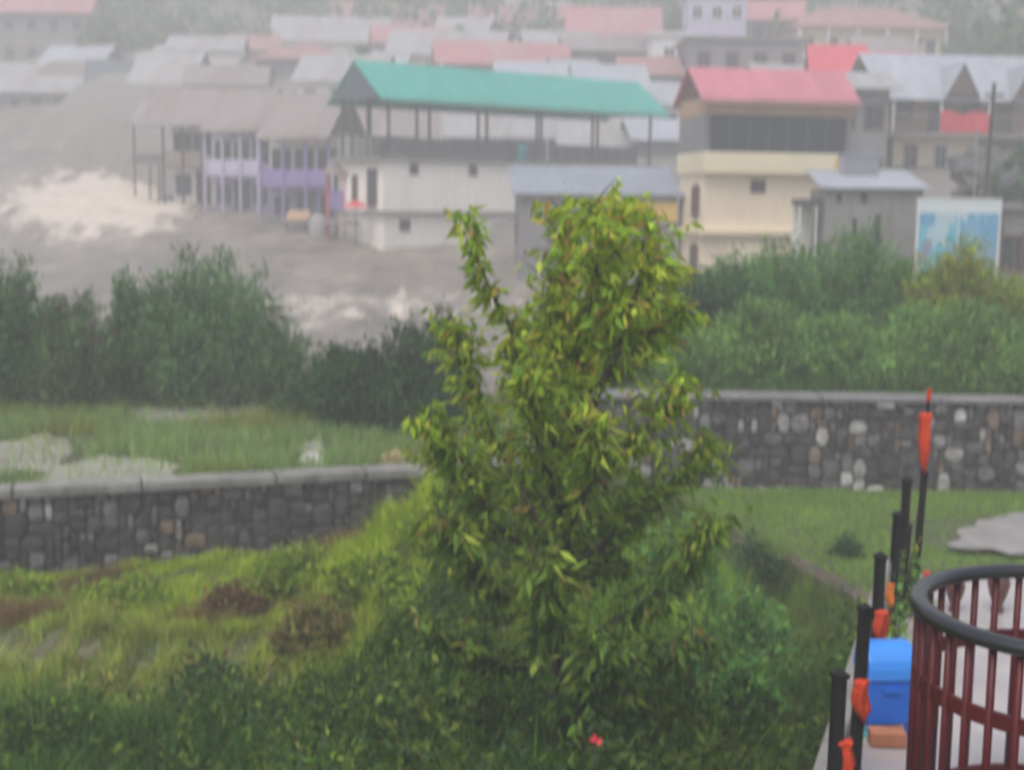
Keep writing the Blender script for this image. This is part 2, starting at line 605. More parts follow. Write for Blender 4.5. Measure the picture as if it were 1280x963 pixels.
_ca.foreach_set('color', _arr.ravel())
ground.data.polygons.foreach_set('use_smooth', [True] * len(ground.data.polygons))
tag(ground, kind='structure')

# river
rx = np.unique(np.concatenate([np.arange(-110, -40, 2.5), np.arange(-40, 4.5, 0.45)]))
ry = np.unique(np.concatenate([np.arange(26.0, 60, 0.5), np.arange(60, 110, 0.5), np.arange(110, 190, 2.0)]))
RX, RY = np.meshgrid(rx, ry)
x_, y_ = RX.ravel(), RY.ravel()
# rapids where the stream drops past the houses
rap = np.exp(-((x_ + 25.0 + (y_ - 82) * 0.30) / 5.0) ** 2 - ((y_ - 83) / 11.0) ** 2)
rap2 = 0.42 * np.exp(-((x_ + 6) / 9) ** 2 - ((y_ - 49) / 6) ** 2)
rough = np.clip(rap + rap2, 0, 1)
z_ = river_z(x_, y_) + (0.10 + 0.30 * rough) * (fbm(x_, y_, 1.5, 21) + 0.7 * fbm(x_, y_, 3.4, 22)) + 0.10 * fbm(x_, y_, 0.5, 23)
z_ = z_ + 0.15 - 0.6 * sstep(-0.2, 2.5, x_ - right_bank(y_))
rn, rm = len(rx), len(ry)
idx = np.arange(rn * rm).reshape(rm, rn)
rp = np.stack([idx[:-1, :-1], idx[:-1, 1:], idx[1:, 1:], idx[1:, :-1]], -1).reshape(-1, 4)
river = np_mesh('river', M['river'], np.stack([x_, y_, z_], -1), rp, np.stack([0.85 * np.clip(rap * 1.2, 0, 1) + 0.75 * rap2, rap * 0, rap * 0], -1))
river.data.polygons.foreach_set('use_smooth', [True] * len(river.data.polygons))
tag(river, kind='structure')


# flat pools of rain on the left field and the path on the lawn
def sheet(name, mat, outline, lift, wob=0.0):
    c = sum((Vector(p) for p in outline), Vector()) / len(outline)
    mb = MB()
    ring = []
    n = len(outline)
    for i in range(n):
        for k in range(6):
            p = Vector(outline[i]).lerp(Vector(outline[(i + 1) % n]), k / 6)
            q = c + (p - c) * (1 + wob * math.sin(i * 2.1 + k * 1.7))
            ring.append(q)
    vs = [c] + ring
    vs = [(v.x, v.y, gz(v.x, v.y) + lift) for v in vs]
    zz = max(v[2] for v in vs) if wob else None
    if zz is not None:
        vs = [(v[0], v[1], zz) for v in vs]
    m = len(ring)
    mb.add(vs, [(0, 1 + i, 1 + (i + 1) % m) for i in range(m)])
    return tag(mb.build(name, mat), kind='structure')


for pts in ([(-20, 560), (60, 545), (95, 560), (70, 590), (-20, 600)], [(50, 592), (130, 574), (215, 580), (225, 602), (120, 610), (60, 608)],
            [(165, 512), (330, 506), (335, 528), (170, 532)], [(375, 558), (400, 552), (408, 580), (380, 584)]):
    sheet('puddle', M['puddle'], [onz(x, y, ZFIELD) for x, y in pts], 0.02, 0.10)
sheet('path', M['path'], [onz(x, y, ZLAWN) for x, y in ((1188, 690), (1205, 668), (1240, 652), (1330, 642), (1500, 650), (1400, 705), (1280, 700))], 0.05, 0.07)


# ------------------------------------------------------------------ stone walls
def stone_wall(label, p0, p1, z0f, z1, thick, coping, pale, rowh, seed, cap_h):
    rnd = random.Random(seed)
    d = Vector((p1.x - p0.x, p1.y - p0.y, 0))
    L = d.length
    rz = math.atan2(d.y, d.x)
    root = thing('stone_wall', label, 'wall', (p0.x, p0.y, 0), rz)
    core = MB().box(0, L, 0, thick, z0f, z1 - cap_h)
    core.build('wall_core', M['mortar'], root)
    st = MB()
    cw, ch = rowh * 0.52, rowh * 0.50
    nc, nr = int(L / cw), max(1, int((z1 - cap_h - z0f) / ch))
    ch = (z1 - cap_h - z0f) / nr
    used = [[False] * nr for _ in range(nc)]
    for rw in range(nr):
        for cl_ in range(nc):
            if used[cl_][rw]:
                continue
            sw, sh = rnd.choice(((1, 1), (1, 2), (2, 1), (2, 2), (2, 2), (3, 2), (2, 3), (3, 1), (3, 3), (2, 2)))
            while sw > 1 and (cl_ + sw > nc or any(used[cl_ + i][rw] for i in range(sw))):
                sw -= 1
            sh = min(sh, nr - rw)
            for i in range(sw):
                for k in range(sh):
                    used[cl_ + i][rw + k] = True
            x0, x1, zz0, zz1 = cl_ * cw, (cl_ + sw) * cw, z0f + rw * ch, z0f + (rw + sh) * ch
            hx, hz_ = (x1 - x0) / 2 - 0.006, (zz1 - zz0) / 2 - 0.006
            cx, cz = (x0 + x1) / 2, (zz0 + zz1) / 2
            u, g = rnd.random(), rnd.uniform(0.65, 1.4)
            if u < pale and sw * sh >= 2:
                c = (0.33, 0.315, 0.295)
            elif u < pale + 0.04:
                c = (0.17, 0.12, 0.085)
            elif u < pale + 0.26:
                c = (0.125, 0.118, 0.115)
            else:
                c = (0.060, 0.054, 0.052)
            c = tuple(v * g for v in c)
            pr = rnd.uniform(0.01, 0.075)
            rnd_e = rnd.uniform(4.0, 9.0)
            ring = []
            for k in range(10):
                q = 2 * math.pi * (k + 0.5) / 10 + rnd.uniform(-0.12, 0.12)
                cq, sq = math.cos(q), math.sin(q)
                m_ = (abs(cq) ** rnd_e + abs(sq) ** rnd_e) ** (-1 / rnd_e) * rnd.uniform(0.9, 1.04)
                ring.append((cq * m_ * hx, sq * m_ * hz_))
            back = [(cx + a, 0.02, cz + b) for a, b in ring]
            mid = [(cx + a, -pr * 0.55, cz + b) for a, b in ring]
            front = [(cx + a * 0.84, -pr + rnd.uniform(-0.012, 0.012), cz + b * 0.84) for a, b in ring]
            st.add(back + mid + front + [(cx, -pr - 0.006, cz)],
                   [(i, (i + 1) % 10, 10 + (i + 1) % 10, 10 + i) for i in range(10)] + [(10 + i, 10 + (i + 1) % 10, 20 + (i + 1) % 10, 20 + i) for i in range(10)] +
                   [(20 + i, 20 + (i + 1) % 10, 30) for i in range(10)], c)
    st.build('stones', M['stone'], root)
    cp = MB()
    x = 0
    while x < L:
        w = min(rnd.uniform(1.2, 1.9), L - x)
        dz, dy = rnd.uniform(-0.012, 0.012), rnd.uniform(-0.02, 0.01)
        cp.box(x + 0.012, x + w - 0.012, -0.09 + dy, thick + 0.05, z1 - cap_h + 0.002, z1 + dz)
        x += w
    cp.build('coping', coping, root, bevel=0.012)
    return root


stone_wall('low grey stone wall with pale concrete coping at left behind the grassy bank', WL0, WL1, 8 - 5.3, ZWL, 0.32, M['concrete_cap'], 0.035, 0.20, 5, 0.13)
stone_wall('tall dark rubble wall dotted with pale blocks beyond the lawn', WR0, WR1, 8 - 5.0, ZWR, 0.5, M['render_grey'], 0.18, 0.20, 8, 0.08)


# ------------------------------------------------------------------ building helpers
def solve(x0, x1, d, yaw):
    """facade from pixel column x0 at distance d to column x1, turned by yaw"""
    k0, k1 = (x0 - 640) / F, (x1 - 640) / F
    X0 = k0 * d
    c, s = math.cos(yaw), math.sin(yaw)
    L = (k1 * d - X0) / (c - k1 * s)
    return X0, L


def zpx(x, y, d):
    return at(x, y, d).z


WIN_CACHE = {}


def window(root, x, y, z, w, h, frame, turn=0.0, bars=1, part='window'):
    """a window or door: a frame that stands proud, with a dark pane set back inside it"""
    key = (round(w, 2), round(h, 2), frame, bars)
    if key not in WIN_CACHE:
        t = min(0.09, w * 0.12)
        mb = MB()
        mb.box(0, t, -0.06, 0.01, 0, h).box(w - t, w, -0.06, 0.01, 0, h)
        mb.box(t, w - t, -0.06, 0.01, 0, t).box(t, w - t, -0.06, 0.01, h - t, h)
        for b in range(bars):
            bx = w * (b + 1) / (bars + 1)
            mb.box(bx - t * 0.3, bx + t * 0.3, -0.045, 0.01, t, h - t)
        pm = MB().box(t * 0.7, w - t * 0.7, -0.018, 0.008, t * 0.7, h - t * 0.7)
        WIN_CACHE[key] = (mb.mesh(part, M[frame]), pm.mesh('pane', M['glass']))
    a, b = WIN_CACHE[key]
    o = bpy.data.objects.new(part, a)
    COL.objects.link(o)
    o.parent = root
    o.location = (x, y, z)
    o.rotation_euler = (0, 0, turn)
    p = bpy.data.objects.new('pane', b)
    COL.objects.link(p)
    p.parent = o
    return o


def gable_roof(root, L, W, ze, zr, mat, over=0.45, thick=0.08, gable=None, over_end=None, fascia=True):
    """ridge along X; front eave towards -Y"""
    oe = over if over_end is None else over_end
    m = (zr - ze) / (W / 2)
    zo = ze - over * m
    tv = thick * math.sqrt(1 + m * m)
    mb = MB()
    mb.prism_x([(-over, zo), (W / 2, zr), (W + over, zo), (W + over, zo + tv), (W / 2, zr + tv), (-over, zo + tv)], -oe, L + oe)
    o = mb.build('roof', mat, root)
    if gable is not None:
        for x in (0.0, L):
            g = MB()
            g.prism_x([(0.03, ze), (W - 0.03, ze), (W / 2, zr - 0.03)], x - 0.05, x + 0.05)
            g.build('gable_end', gable, root)
    return o


def shed_roof(root, L, W, zf, zb, mat, over=0.35, thick=0.07):
    m = (zb - zf) / W
    mb = MB().prism_x([(-over, zf - over * m), (W + over, zb + over * m), (W + over, zb + over * m + thick), (-over, zf - over * m + thick)], -over, L + over)
    return mb.build('roof', mat, root)


def hip_roof(root, L, W, ze, zr, mat, over=0.5):
    h = W / 2
    a = -over
    zo = ze
    mb = MB()
    v = [(a, a, zo), (L - a, a, zo), (L - a, W - a, zo), (a, W - a, zo), (h * 0.8, h, zr), (L - h * 0.8, h, zr),
         (a, a, zo - 0.09), (L - a, a, zo - 0.09), (L - a, W - a, zo - 0.09), (a, W - a, zo - 0.09)]
    mb.add(v, [(0, 1, 5, 4), (1, 2, 5), (2, 3, 4, 5), (3, 0, 4), (1, 0, 6, 7), (2, 1, 7, 8), (3, 2, 8, 9), (0, 3, 9, 6), (6, 9, 8, 7)])
    return mb.build('roof', mat, root)


def house(label, x0, x1, d, eave, ridge, roof, wall, yaw=0.0, W=6.0, kind='gable', nwin=3, floors=1, base=None,
          frame='window_brown', name='house', cat='house', group=None, over=0.5, fh=2.7, gable=None, posts=0, lower=None):
    yaw = R(yaw)
    X0, L = solve(x0, x1, d, yaw)
    xm = (x0 + x1) / 2
    ym = d + L / 2 * math.sin(yaw)
    ze = zpx(xm, eave, ym)
    zr = zpx(xm, ridge, ym + W / 2 * math.cos(yaw))
    zb = min(gz(X0, d), gz(X0 + L, d), gz(X0 + L / 2, d + W)) - 0.6
    if base is not None:
        zb = min(zb, zpx(xm, base, ym) - 0.3)
    root = thing(name, label, cat, (X0, d, zb), yaw, group)
    ze, zr = ze - zb, zr - zb
    MB().box(0, L, 0, W, 0, ze).build('wall', M[wall], root)
    if lower:
        MB().box(-0.02, L + 0.02, -0.02, W + 0.02, 0, ze - fh).build('lower_wall', M[lower], root)
    if kind == 'gable':
        gable_roof(root, L, W, ze, max(zr, ze + 0.5), M[roof], over, gable=M[gable or wall])
    elif kind == 'hip':
        hip_roof(root, L, W, ze + 0.01, max(zr, ze + 0.5), M[roof], over)
    elif kind == 'shed':
        shed_roof(root, L, W, ze + 0.01, ze + (zr - ze) * 1.0, M[roof], over)
    else:
        MB().box(-0.25, L + 0.25, -0.25, W + 0.25, ze + 0.002, ze + 0.22).build('roof', M[roof], root)
    for f in range(floors):
        z = ze - 2.1 - f * fh
        if z < 0.1:
            break
        off = -0.02 if (lower and f > 0) else 0.0
        for k in range(nwin):
            w = 1.0 if nwin < 5 else 0.8
            cx = L * (k + 0.5) / nwin
            if k == nwin // 2 and f == floors - 1 and nwin > 1:
                window(root, cx - 0.5, off, z - 0.75, 1.0, 2.1, frame, bars=0, part='door')
            else:
                window(root, cx - w / 2, off, z, w, 1.25, frame)
        if W > 4:
            window(root, -0.0, W * 0.55, z, 0.95, 1.2, frame, turn=-math.pi / 2)
    for k in range(posts):
        x = L * k / max(1, posts - 1)
        MB().box(x - 0.07, x + 0.07, -over + 0.05, -over + 0.19, 0, ze - 0.1).build('post', M['white'], root)
    return root, L, ze, zb


# ---- green roofed hall ----------------------------------------------------
def green_hall():
    d, yaw = 68.0, R(36)
    X0 = (478 - 640) / F * d
    root = thing('green_roofed_hall', 'long two storey whitewashed building with open terrace under a sea green roof', 'building', (X0, d, 0), yaw)
    L, W = 18.2, 4.7
    zb, z1, z2, ze, zr = 8 - 5.0, 8 - 0.62, 8 + 2.05, 8 + 5.05, 8 + 6.75
    MB().box(0, L, 0, W, zb, z1 - 0.18).build('lower_wall', M['white_wall'], root)
    MB().box(-0.22, L + 0.1, -0.28, W, z1 - 0.178, z1).build('ledge', M['concrete'], root)
    MB().box(0, L, 0, W, z1 + 0.002, z2 - 0.2).build('upper_wall', M['white_wall'], root)
    MB().box(-0.35, L + 0.2, -0.2, W + 0.2, z2 - 0.198, z2).build('terrace_slab', M['concrete_cap'], root)
    # dark low parapet set back behind the terrace edge, with a dark inner block
    MB().box(1.2, L - 0.4, 1.5, 1.62, z2 + 0.002, z2 + 0.95).build('parapet', M['render_grey'], root)
    MB().box(0.6, 3.4, 2.2, 4.5, z2 + 0.002, z2 + 1.1).build('tank_block', M['concrete'], root)
    # roof
    gable_roof(root, L, W, ze, zr, M['green_tin'], 0.45, 0.09, None, 0.35)
    for x in (-0.28, L + 0.22):
        MB().prism_x([(-0.25, ze - 0.12), (W + 0.25, ze - 0.12), (W / 2, zr - 0.06)], x, x + 0.06).build('gable_board', M['green_dark'], root)
    MB().box(-0.2, L + 0.2, -0.40, -0.30, ze - 0.30, ze - 0.155).build('eaves_beam', M['steel_post'], root)
    px_front = [0.25, 1.9, 5.6, 9.4, 13.2, 17.4]
    for x in px_front:
        for y in (-0.12, W - 0.15):
            MB().tube([(x, y + 0.05, z2 + 0.002), (x, y + 0.05, ze + 0.02)], 0.085, 8).build('post', M['steel_post'], root)
    for y in (1.3, 2.9):
        MB().tube([(-0.15, y, z2 + 0.002), (-0.15, y, ze - 0.1)], 0.06, 8).build('post', M['steel_post'], root)
    # railing
    rl = MB()
    for h in (0.45, 0.9):
        rl.tube([(0.25, -0.1, z2 + h), (17.4, -0.1, z2 + h)], 0.03, 6)
    for k in range(24):
        rl.tube([(0.6 + k * 0.72, -0.1, z2), (0.6 + k * 0.72, -0.1, z2 + 0.9)], 0.018, 6)
    rl.build('railing', M['steel_post'], root)
    # vents in the front wall
    for x in (1.5, 5.1, 8.9, 12.8):
        window(root, x, 0, z2 - 0.85, 0.5, 0.55, 'window_brown', bars=0, part='vent')
    for x in (0.9, 4.9, 9.3):
        window(root, x, 0, z1 - 1.0, 0.62, 0.6, 'window_brown', bars=0, part='vent')
    # river end: doors and a balcony
    window(root, 0, 1.55, z1 + 0.15, 0.95, 1.95, 'window_brown', turn=-math.pi / 2, bars=0, part='door')
    window(root, 0, 3.1, z1 + 0.3, 0.55, 1.5, 'window_brown', turn=-math.pi / 2, part='window')
    MB().box(-1.0, -0.23, 1.9, W, z1 - 0.75, z1 - 0.55).build('balcony', M['rust_tin'], root)
    MB().box(-0.8, -0.02, 0.1, W, zb, z1 - 2.0).build('plinth', M['red_faded'], root)
    return root, X0, d, yaw, z1, z2


GH = green_hall()


def local(fr, x, y, z):
    """point of a building's own frame in the world"""
    X0, d, yaw = fr
    c, s = math.cos(yaw), math.sin(yaw)
    return Vector((X0 + x * c - y * s, d + x * s + y * c, z))


ghf = GH[1:4]
# things on the hall's terrace
p = local(ghf, 9.0, 0.75, GH[5])
t = thing('water_drum', 'teal plastic drum standing on the terrace under the green roof', 'drum', p)
MB().lathe([(0.27, 0.0), (0.30, 0.05), (0.30, 0.45), (0.315, 0.48), (0.30, 0.51), (0.30, 0.9), (0.26, 0.97)], seg=18).build('drum_body', M['turquoise'], t, True)
MB().lathe([(0.2, 0.972), (0.2, 1.02), (0.08, 1.05)], seg=14).build('lid', M['green_dark'], t)
p = local(ghf, 10.3, 0.2, GH[5])
t = thing('pole', 'thin white pole standing at the front edge of the terrace under the green roof', 'pole', p)
MB().tube([(0, 0, 0), (0, 0, 1.35)], 0.05).build('shaft', M['white'], t)
MB().lathe([(0.11, 0), (0.11, 0.05), (0.055, 0.09)], seg=12).build('base', M['concrete'], t)
p = local(ghf, 7.6, 6.3, GH[5])
t = thing('pole', 'slim white mast rising behind the ridge of the green roof', 'pole', (p.x, p.y, gz(p.x, p.y) - 0.3))
MB().tube([(0, 0, 0), (-0.1, 0, at(622, 68, p.y).z - gz(p.x, p.y))], [0.09, 0.05]).build('shaft', M['white'], t)
MB().box(-0.2, 0.2, -0.2, 0.2, 0, 0.5).build('footing', M['concrete'], t)
# red parasol at the river end of the hall
p = local(ghf, -1.0, 1.0, 0)
zt = at(465, 252, p.y).z
t = thing('parasol', 'small red parasol beside the whitewashed wall of the green roofed building', 'parasol', (p.x, p.y, zt - 2.2))
pr = MB()
pr.lathe([(0.62, -0.30), (0.60, -0.26), (0.36, -0.09), (0.05, 0.02), (0.02, 0.05)], (0, 0, 2.2), 10)
pr.build('canopy', M['red_cloth'], t)
MB().tube([(0, 0, 0), (0, 0, 2.2)], 0.025).build('pole', M['steel_post'], t)

# ---- cream block with the red roof ---------------------------------------
def cream_block():
    d, yaw = 55.0, R(9)
    X0 = (874 - 640) / F * d
    root = thing('cream_guest_house', 'tall cream painted house with dark glazed top floor and pinkish red roof', 'house', (X0, d, 0), yaw)
    L, W = 6.05, 3.5
    zb, z1, z2, z3, z4, ze = 8 - 4.6, 8 - 1.15, 8 + 1.15, 8 + 1.98, 8 + 3.5, 8 + 4.1
    zr = 8 + 5.35
    MB().box(0, L - 1.2, 0, W, zb, z1 - 0.14).build('ground_floor_wall', M['cream'], root)
    MB().box(-0.2, L - 1.0, -0.35, W + 0.1, z1 - 0.138, z1 + 0.08).build('lower_ledge', M['cream'], root, bevel=0.02)
    MB().box(0, L, 0, W, z1 + 0.082, z2).build('first_floor_wall', M['cream'], root)
    MB().box(-0.12, L + 0.1, -0.42, W + 0.1, z2 + 0.002, z3).build('balcony_parapet', M['cream_light'], root, bevel=0.02)
    MB().box(L - 0.75, L + 0.08, -0.445, -0.423, z2 + 0.12, z3 - 0.15).build('painted_panel', M['yellow'], root)
    MB().box(-0.05, L + 0.05, -0.05, W + 0.05, z3 + 0.002, z4 - 0.02).build('top_floor_wall', M['render_grey'], root)
    MB().box(-0.06, L + 0.06, -0.20, W + 0.06, z4 - 0.018, ze + 0.05).build('lintel_band', M['ochre'], root)
    # glazed front, panes between mullions
    gl = MB().box(0.15, L - 0.25, -0.16, -0.06, z3 + 0.004, z4 - 0.03)
    g = gl.build('glazing', M['glass'], root)
    mu = MB()
    for k in range(8):
        x = 0.15 + (L - 0.4) * k / 7
        mu.box(x - 0.03, x + 0.03, -0.19, -0.162, z3 + 0.01, z4 - 0.03)
    mu.build('mullions', M['steel_post'], g)
    gable_roof(root, L, W, ze + 0.1, zr, M['red_tin'], 0.42, 0.09, M['window_brown'], 0.3)
    MB().box(-0.3, L + 0.3, -0.44, -0.40, ze - 0.28, ze - 0.06).build('fascia', M['red_faded'], root)
    window(root, 1.95, 0, z2 - 0.75, 0.62, 0.52, 'window_brown', bars=0)
    for z, y in ((z1 + 0.55, 1.5), (z1 - 1.85, 1.5)):
        window(root, 0, y, z, 1.0, 1.25, 'window_brown', turn=-math.pi / 2)
        window(root, 0, y - 0.42, z - 0.1, 0.28, 1.45, 'window_brown', turn=-math.pi / 2, bars=0)
    MB().box(1.0, 3.6, -0.14, -0.002, z1 - 1.25, z1 - 0.5).build('sunshade', M['cream_light'], root)
    return root


cream_block()

# ---- tin roofed shed between hall and cream block ------------------------
root, L, ze, zb = house('low grey shed with bluish tin roof and yellow band left of the cream house', 646, 842, 57.5, 243, 210, 'dull_tin', 'render_grey',
                        2, 5.0, 'shed', 2, 1, name='shed', cat='shed', over=0.3)
MB().box(L * 0.50, L - 0.02, -0.06, -0.002, ze - 1.1, ze - 0.28).build('signboard', M['yellow'], root)

# ---- raw concrete store and its porch ------------------------------------
root, L, ze, zb = house('bare concrete store with low pitched tin roof and dark slit openings', 1026, 1146, 46, 236, 214, 'grey_tin', 'concrete',
                        -5, 4.2, 'shed', 0, 1, name='concrete_store', cat='store', over=0.2)
for x, z, w, h in ((0.35, ze - 0.45, 0.16, 0.28), (1.15, ze - 0.45, 0.2, 0.3), (0.9, ze - 1.7, 0.14, 0.7), (1.62, ze - 2.1, 0.2, 1.25)):
    window(root, x, 0, z, w, h, 'dark_wood', bars=0, part='slit_window')
MB().box(1.86, 1.98, -0.06, -0.002, 0, ze - 0.02).build('pier', M['render_grey'], root)
pz = at(1076, 224, 48.5)
t = thing('tin_box', 'pale bluish tin box standing on the concrete store roof beside the cream house', 'tin box', (pz.x, pz.y, pz.z - 0.35))
MB().box(-0.62, 0.62, 0, 0.9, 0, 1.2).build('box_body', M['grey_tin'], t, bevel=0.02)
MB().box(-0.66, 0.66, -0.04, 0.94, 1.202, 1.25).build('lid', M['grey_tin'], t)
t = thing('porch', 'small porch with dark canopy on white posts left of the concrete store', 'porch', at(996, 305, 46.6), R(-3))
MB().box(0, 0.72, 0, 1.6, 1.32, 1.52).build('canopy', M['steel_post'], t)
MB().box(0.05, 0.68, 1.3, 1.55, -1.5, 1.318).build('back_wall', M['white_wall'], t)
for x in (0.04, 0.6):
    MB().box(x, x + 0.06, 0.05, 0.11, -1.5, 1.318).build('post', M['white'], t)

# ---- blue printed hoarding -----------------------------------------------
pa, pb = at(1143, 338, 44), at(1247, 338, 44)
t = thing('hoarding', 'big blue printed hoarding in white frame beside the concrete store', 'hoarding', (pa.x, pa.y, pa.z), 0)
wd, hh = pb.x - pa.x, at(1195, 248, 44).z - pa.z
MB().box(0.06, wd / 2 - 0.02, 0, 0.03, 0.0, hh - 0.06).build('printed_sheet', M['mural'], t)
MB().box(wd / 2 + 0.02, wd - 0.06, 0, 0.03, 0.0, hh - 0.06).build('printed_sheet', M['mural'], t)
for x in (0, wd / 2 - 0.018, wd - 0.06):
    MB().box(x, x + (0.06 if x != wd / 2 - 0.018 else 0.036), -0.03, 0.06, -1.6, hh).build('post', M['white'], t)
MB().box(0.062, wd - 0.062, -0.02, 0.05, hh - 0.058, hh).build('top_rail', M['white'], t)

# low brown house at the right edge
house('low brown walled hut with a dark window at the right edge past the hoarding', 1249, 1330, 46, 262, 250, 'render_grey', 'concrete', -4, 4, 'flat', 3, 1, name='hut', cat='hut')

# ---- long house with grey dormered roof ----------------------------------
def long_house():
    d, yaw = 72.0, R(4)
    X0, L = solve(1092, 1345, d, yaw)
    root = thing('long_verandah_house', 'long house with galvanised dormer roof and white posted verandah on the right', 'house', (X0, d, 0), yaw)
    ze, zf, zb = zpx(1180, 108, d), zpx(1180, 168, d), gz(X0, d) - 1.5
    zr = zpx(1180, 70, d + 3.0)
    W = 6.0
    MB().box(0.6, L * 0.46, 0, W, zb, zf - 0.2).build('lower_wall', M['cream'], root)
    MB().box(L * 0.46 + 0.02, L, 0.4, W, zb, zf - 0.2).build('stone_basement', M['dark_rock'], root)
    MB().box(-0.3, 0.58, 0.3, W, zb, zf - 0.2).build('side_wing', M['wood'], root)
    MB().box(-0.3, L, -1.3, W, zf - 0.198, zf).build('verandah_floor', M['concrete'], root)
    MB().box(0, L, 0.3, W, zf + 0.002, ze).build('upper_wall', M['ochre'], root)
    gable_roof(root, L, W, ze + 0.002, zr, M['grey_tin'], 1.35, 0.07, M['wood'], 0.5)
    for k in range(5):
        x = 0.05 + k * 2.52
        MB().box(x, x + 0.12, -1.22, -1.1, zf + 0.002, ze - 0.72).build('post', M['white'], root)
    for k in range(6):
        window(root, 0.7 + k * 1.8, 0.3, zf + 0.1 if k % 2 else zf + 0.7, 0.95, 2.0 if k % 2 else 1.3, 'dark_wood', bars=0 if k % 2 else 1, part='door' if k % 2 else 'window')
    for x in (3.55, 7.1):
        g = MB().prism([(x - 0.75, ze - 0.5), (x + 0.75, ze - 0.5), (x, ze + 0.95)], -1.5, 1.6)
        o = g.build('dormer', M['wood'], root)
        r = MB()
        r.add([(x - 0.95, -1.62, ze - 0.68), (x, -1.62, ze + 1.12), (x, 2.6, ze + 1.12), (x - 0.95, 2.0, ze - 0.68)], [(0, 1, 2, 3)])
        r.add([(x + 0.95, -1.62, ze - 0.68), (x, -1.62, ze + 1.12), (x, 2.6, ze + 1.12), (x + 0.95, 2.0, ze - 0.68)], [(3, 2, 1, 0)])
        ro = r.build('dormer_roof', M['grey_tin'], o)
        s = ro.modifiers.new('s', 'SOLIDIFY')
        s.thickness = 0.05
    rl = MB()
    rl.box(0, L, -1.24, -1.2, zf + 0.9, zf + 0.96)
    for k in range(50):
        rl.box(k * 0.21, k * 0.21 + 0.03, -1.235, -1.205, zf + 0.002, zf + 0.898)
    rl.build('railing', M['rust_tin'], root)
    window(root, 2.8, 0, zf - 1.75, 0.7, 1.2, 'lilac')
    window(root, 1.2, 0, zf - 1.75, 0.7, 1.2, 'window_brown')
    # red cloth hung out over the rail
    xa = (X0 + 2.55 * math.cos(yaw), d + 2.55 * math.sin(yaw))
    cl = MB()
    n = 14
    for i in range(n):
        x, x2 = i * 0.19, (i + 1) * 0.19
        y, y2 = -1.30 - 0.03 * math.sin(i * 1.7), -1.30 - 0.03 * math.sin((i + 1) * 1.7)
        zt, zt2 = zf + 1.05 + 0.10 * math.sin(i * 0.8), zf + 1.05 + 0.10 * math.sin((i + 1) * 0.8)
        cl.add([(x, y, zf + 0.05), (x2, y2, zf + 0.05), (x2, y2, zt2), (x, y, zt)], [(0, 1, 2, 3)])
    c = cl.build('cloth', M['red_cloth'])
    c.location = (xa[0], xa[1], 0)
    c.rotation_euler = (0, 0, yaw)
    c.modifiers.new('s', 'SOLIDIFY').thickness = 0.015
    tag(c, 'broad red cloth hung over the verandah rail of the long house', 'cloth')


long_house()

# ---- three houses on the river edge --------------------------------------
def river_house(label, x0, x1, d, yaw, eave, ridge, base, upper, lower, trim, post, W, nb, over_end=0.2, stilts=False, name='river_house'):
    yaw = R(yaw)
    X0, L = solve(x0, x1, d, yaw)
    xm, ym = (x0 + x1) / 2, d + L / 2 * math.sin(yaw)
    ze, zr, zb = zpx(xm, eave, ym), zpx(xm, ridge, ym + W / 2), zpx(xm, base, ym) - 1.2
    root = thing(name, label, 'house', (X0, d, 0), yaw)
    zf = ze - (ze - zb - 1.2) * 0.50
    MB().box(0, L, 1.2, W, zb, zf - 0.12).build('lower_wall', M[lower], root)
    MB().box(0, L, 0, W, zf - 0.118, zf).build('balcony_floor', M[trim], root)
    MB().box(0, L, 1.2, W, zf + 0.002, ze).build('upper_wall', M[upper], root)
    gable_roof(root, L, W, ze + 0.002, zr, M['rust_tin'], 0.4, 0.07, M['wood'], over_end)
    MB().box(0, L, -0.02, 0.06, zf + 0.004, zf + 0.85).build('balcony_front', M[trim], root)
    for k in range(nb + 1):
        x = 0.06 + (L - 0.12) * k / nb
        MB().box(x - 0.06, x + 0.06, -0.12, -0.022, zb, ze - 0.25).build('post', M[post], root)
    for k in range(nb):
        x = L * (k + 0.5) / nb
        window(root, x - 0.7, 1.2, zf + 0.55, 1.4, 1.55, 'white', part='window')
        if k % 2:
            window(root, x - 0.5, 1.2, zf - 2.25, 1.0, 2.0, 'dark_wood', bars=0, part='door')
        else:
            window(root, x - 0.6, 1.2, zf - 1.85, 1.2, 1.4, 'lilac', part='window')
    if stilts:
        for x, y in ((-2.0, 0.1), (-1.1, 0.3), (-0.4, 0.2)):
            MB().tube([(x, y, zb - 0.5), (x, y, ze - 0.1 if x < -1.5 else zf)], 0.06, 7).build('stilt', M['dark_wood'], root)
        MB().box(-2.1, -0.001, 0, 1.4, zf + 0.12, zf + 0.7).build('deck', M['rust_tin'], root)
        mm = (zr - ze) / (W / 2)
        MB().prism_x([(-0.4, ze - 0.4 * mm), (W / 2, zr), (W + 0.4, ze - 0.4 * mm), (W + 0.4, ze - 0.4 * mm + 0.09), (W / 2, zr + 0.09), (-0.4, ze - 0.4 * mm + 0.09)], -2.4, -0.21 + 0.05).build('deck_roof', M['rust_tin'], root)
    return root, L, zf, zb, X0, yaw


river_house('whitish house with brown tin roof on thin stilts at the edge of the flood', 206, 256, 82.5, -16, 152, 112, 262, 'white_wall', 'white_wall', 'rust_tin', 'dark_wood', 5.0, 2, 0.15, True)
river_house('lilac painted house with purple balcony under a brown tin roof, middle of the riverside row', 257, 325, 80.0, -18, 158, 113, 278, 'lilac', 'purple', 'lilac', 'lilac', 5.0, 3, 0.1)
rr = river_house('deep purple house nearest the green roofed building on the riverside row', 326, 412, 76.0, -18, 166, 118, 296, 'white_wall', 'purple', 'purple', 'purple', 4.6, 3, 0.1)
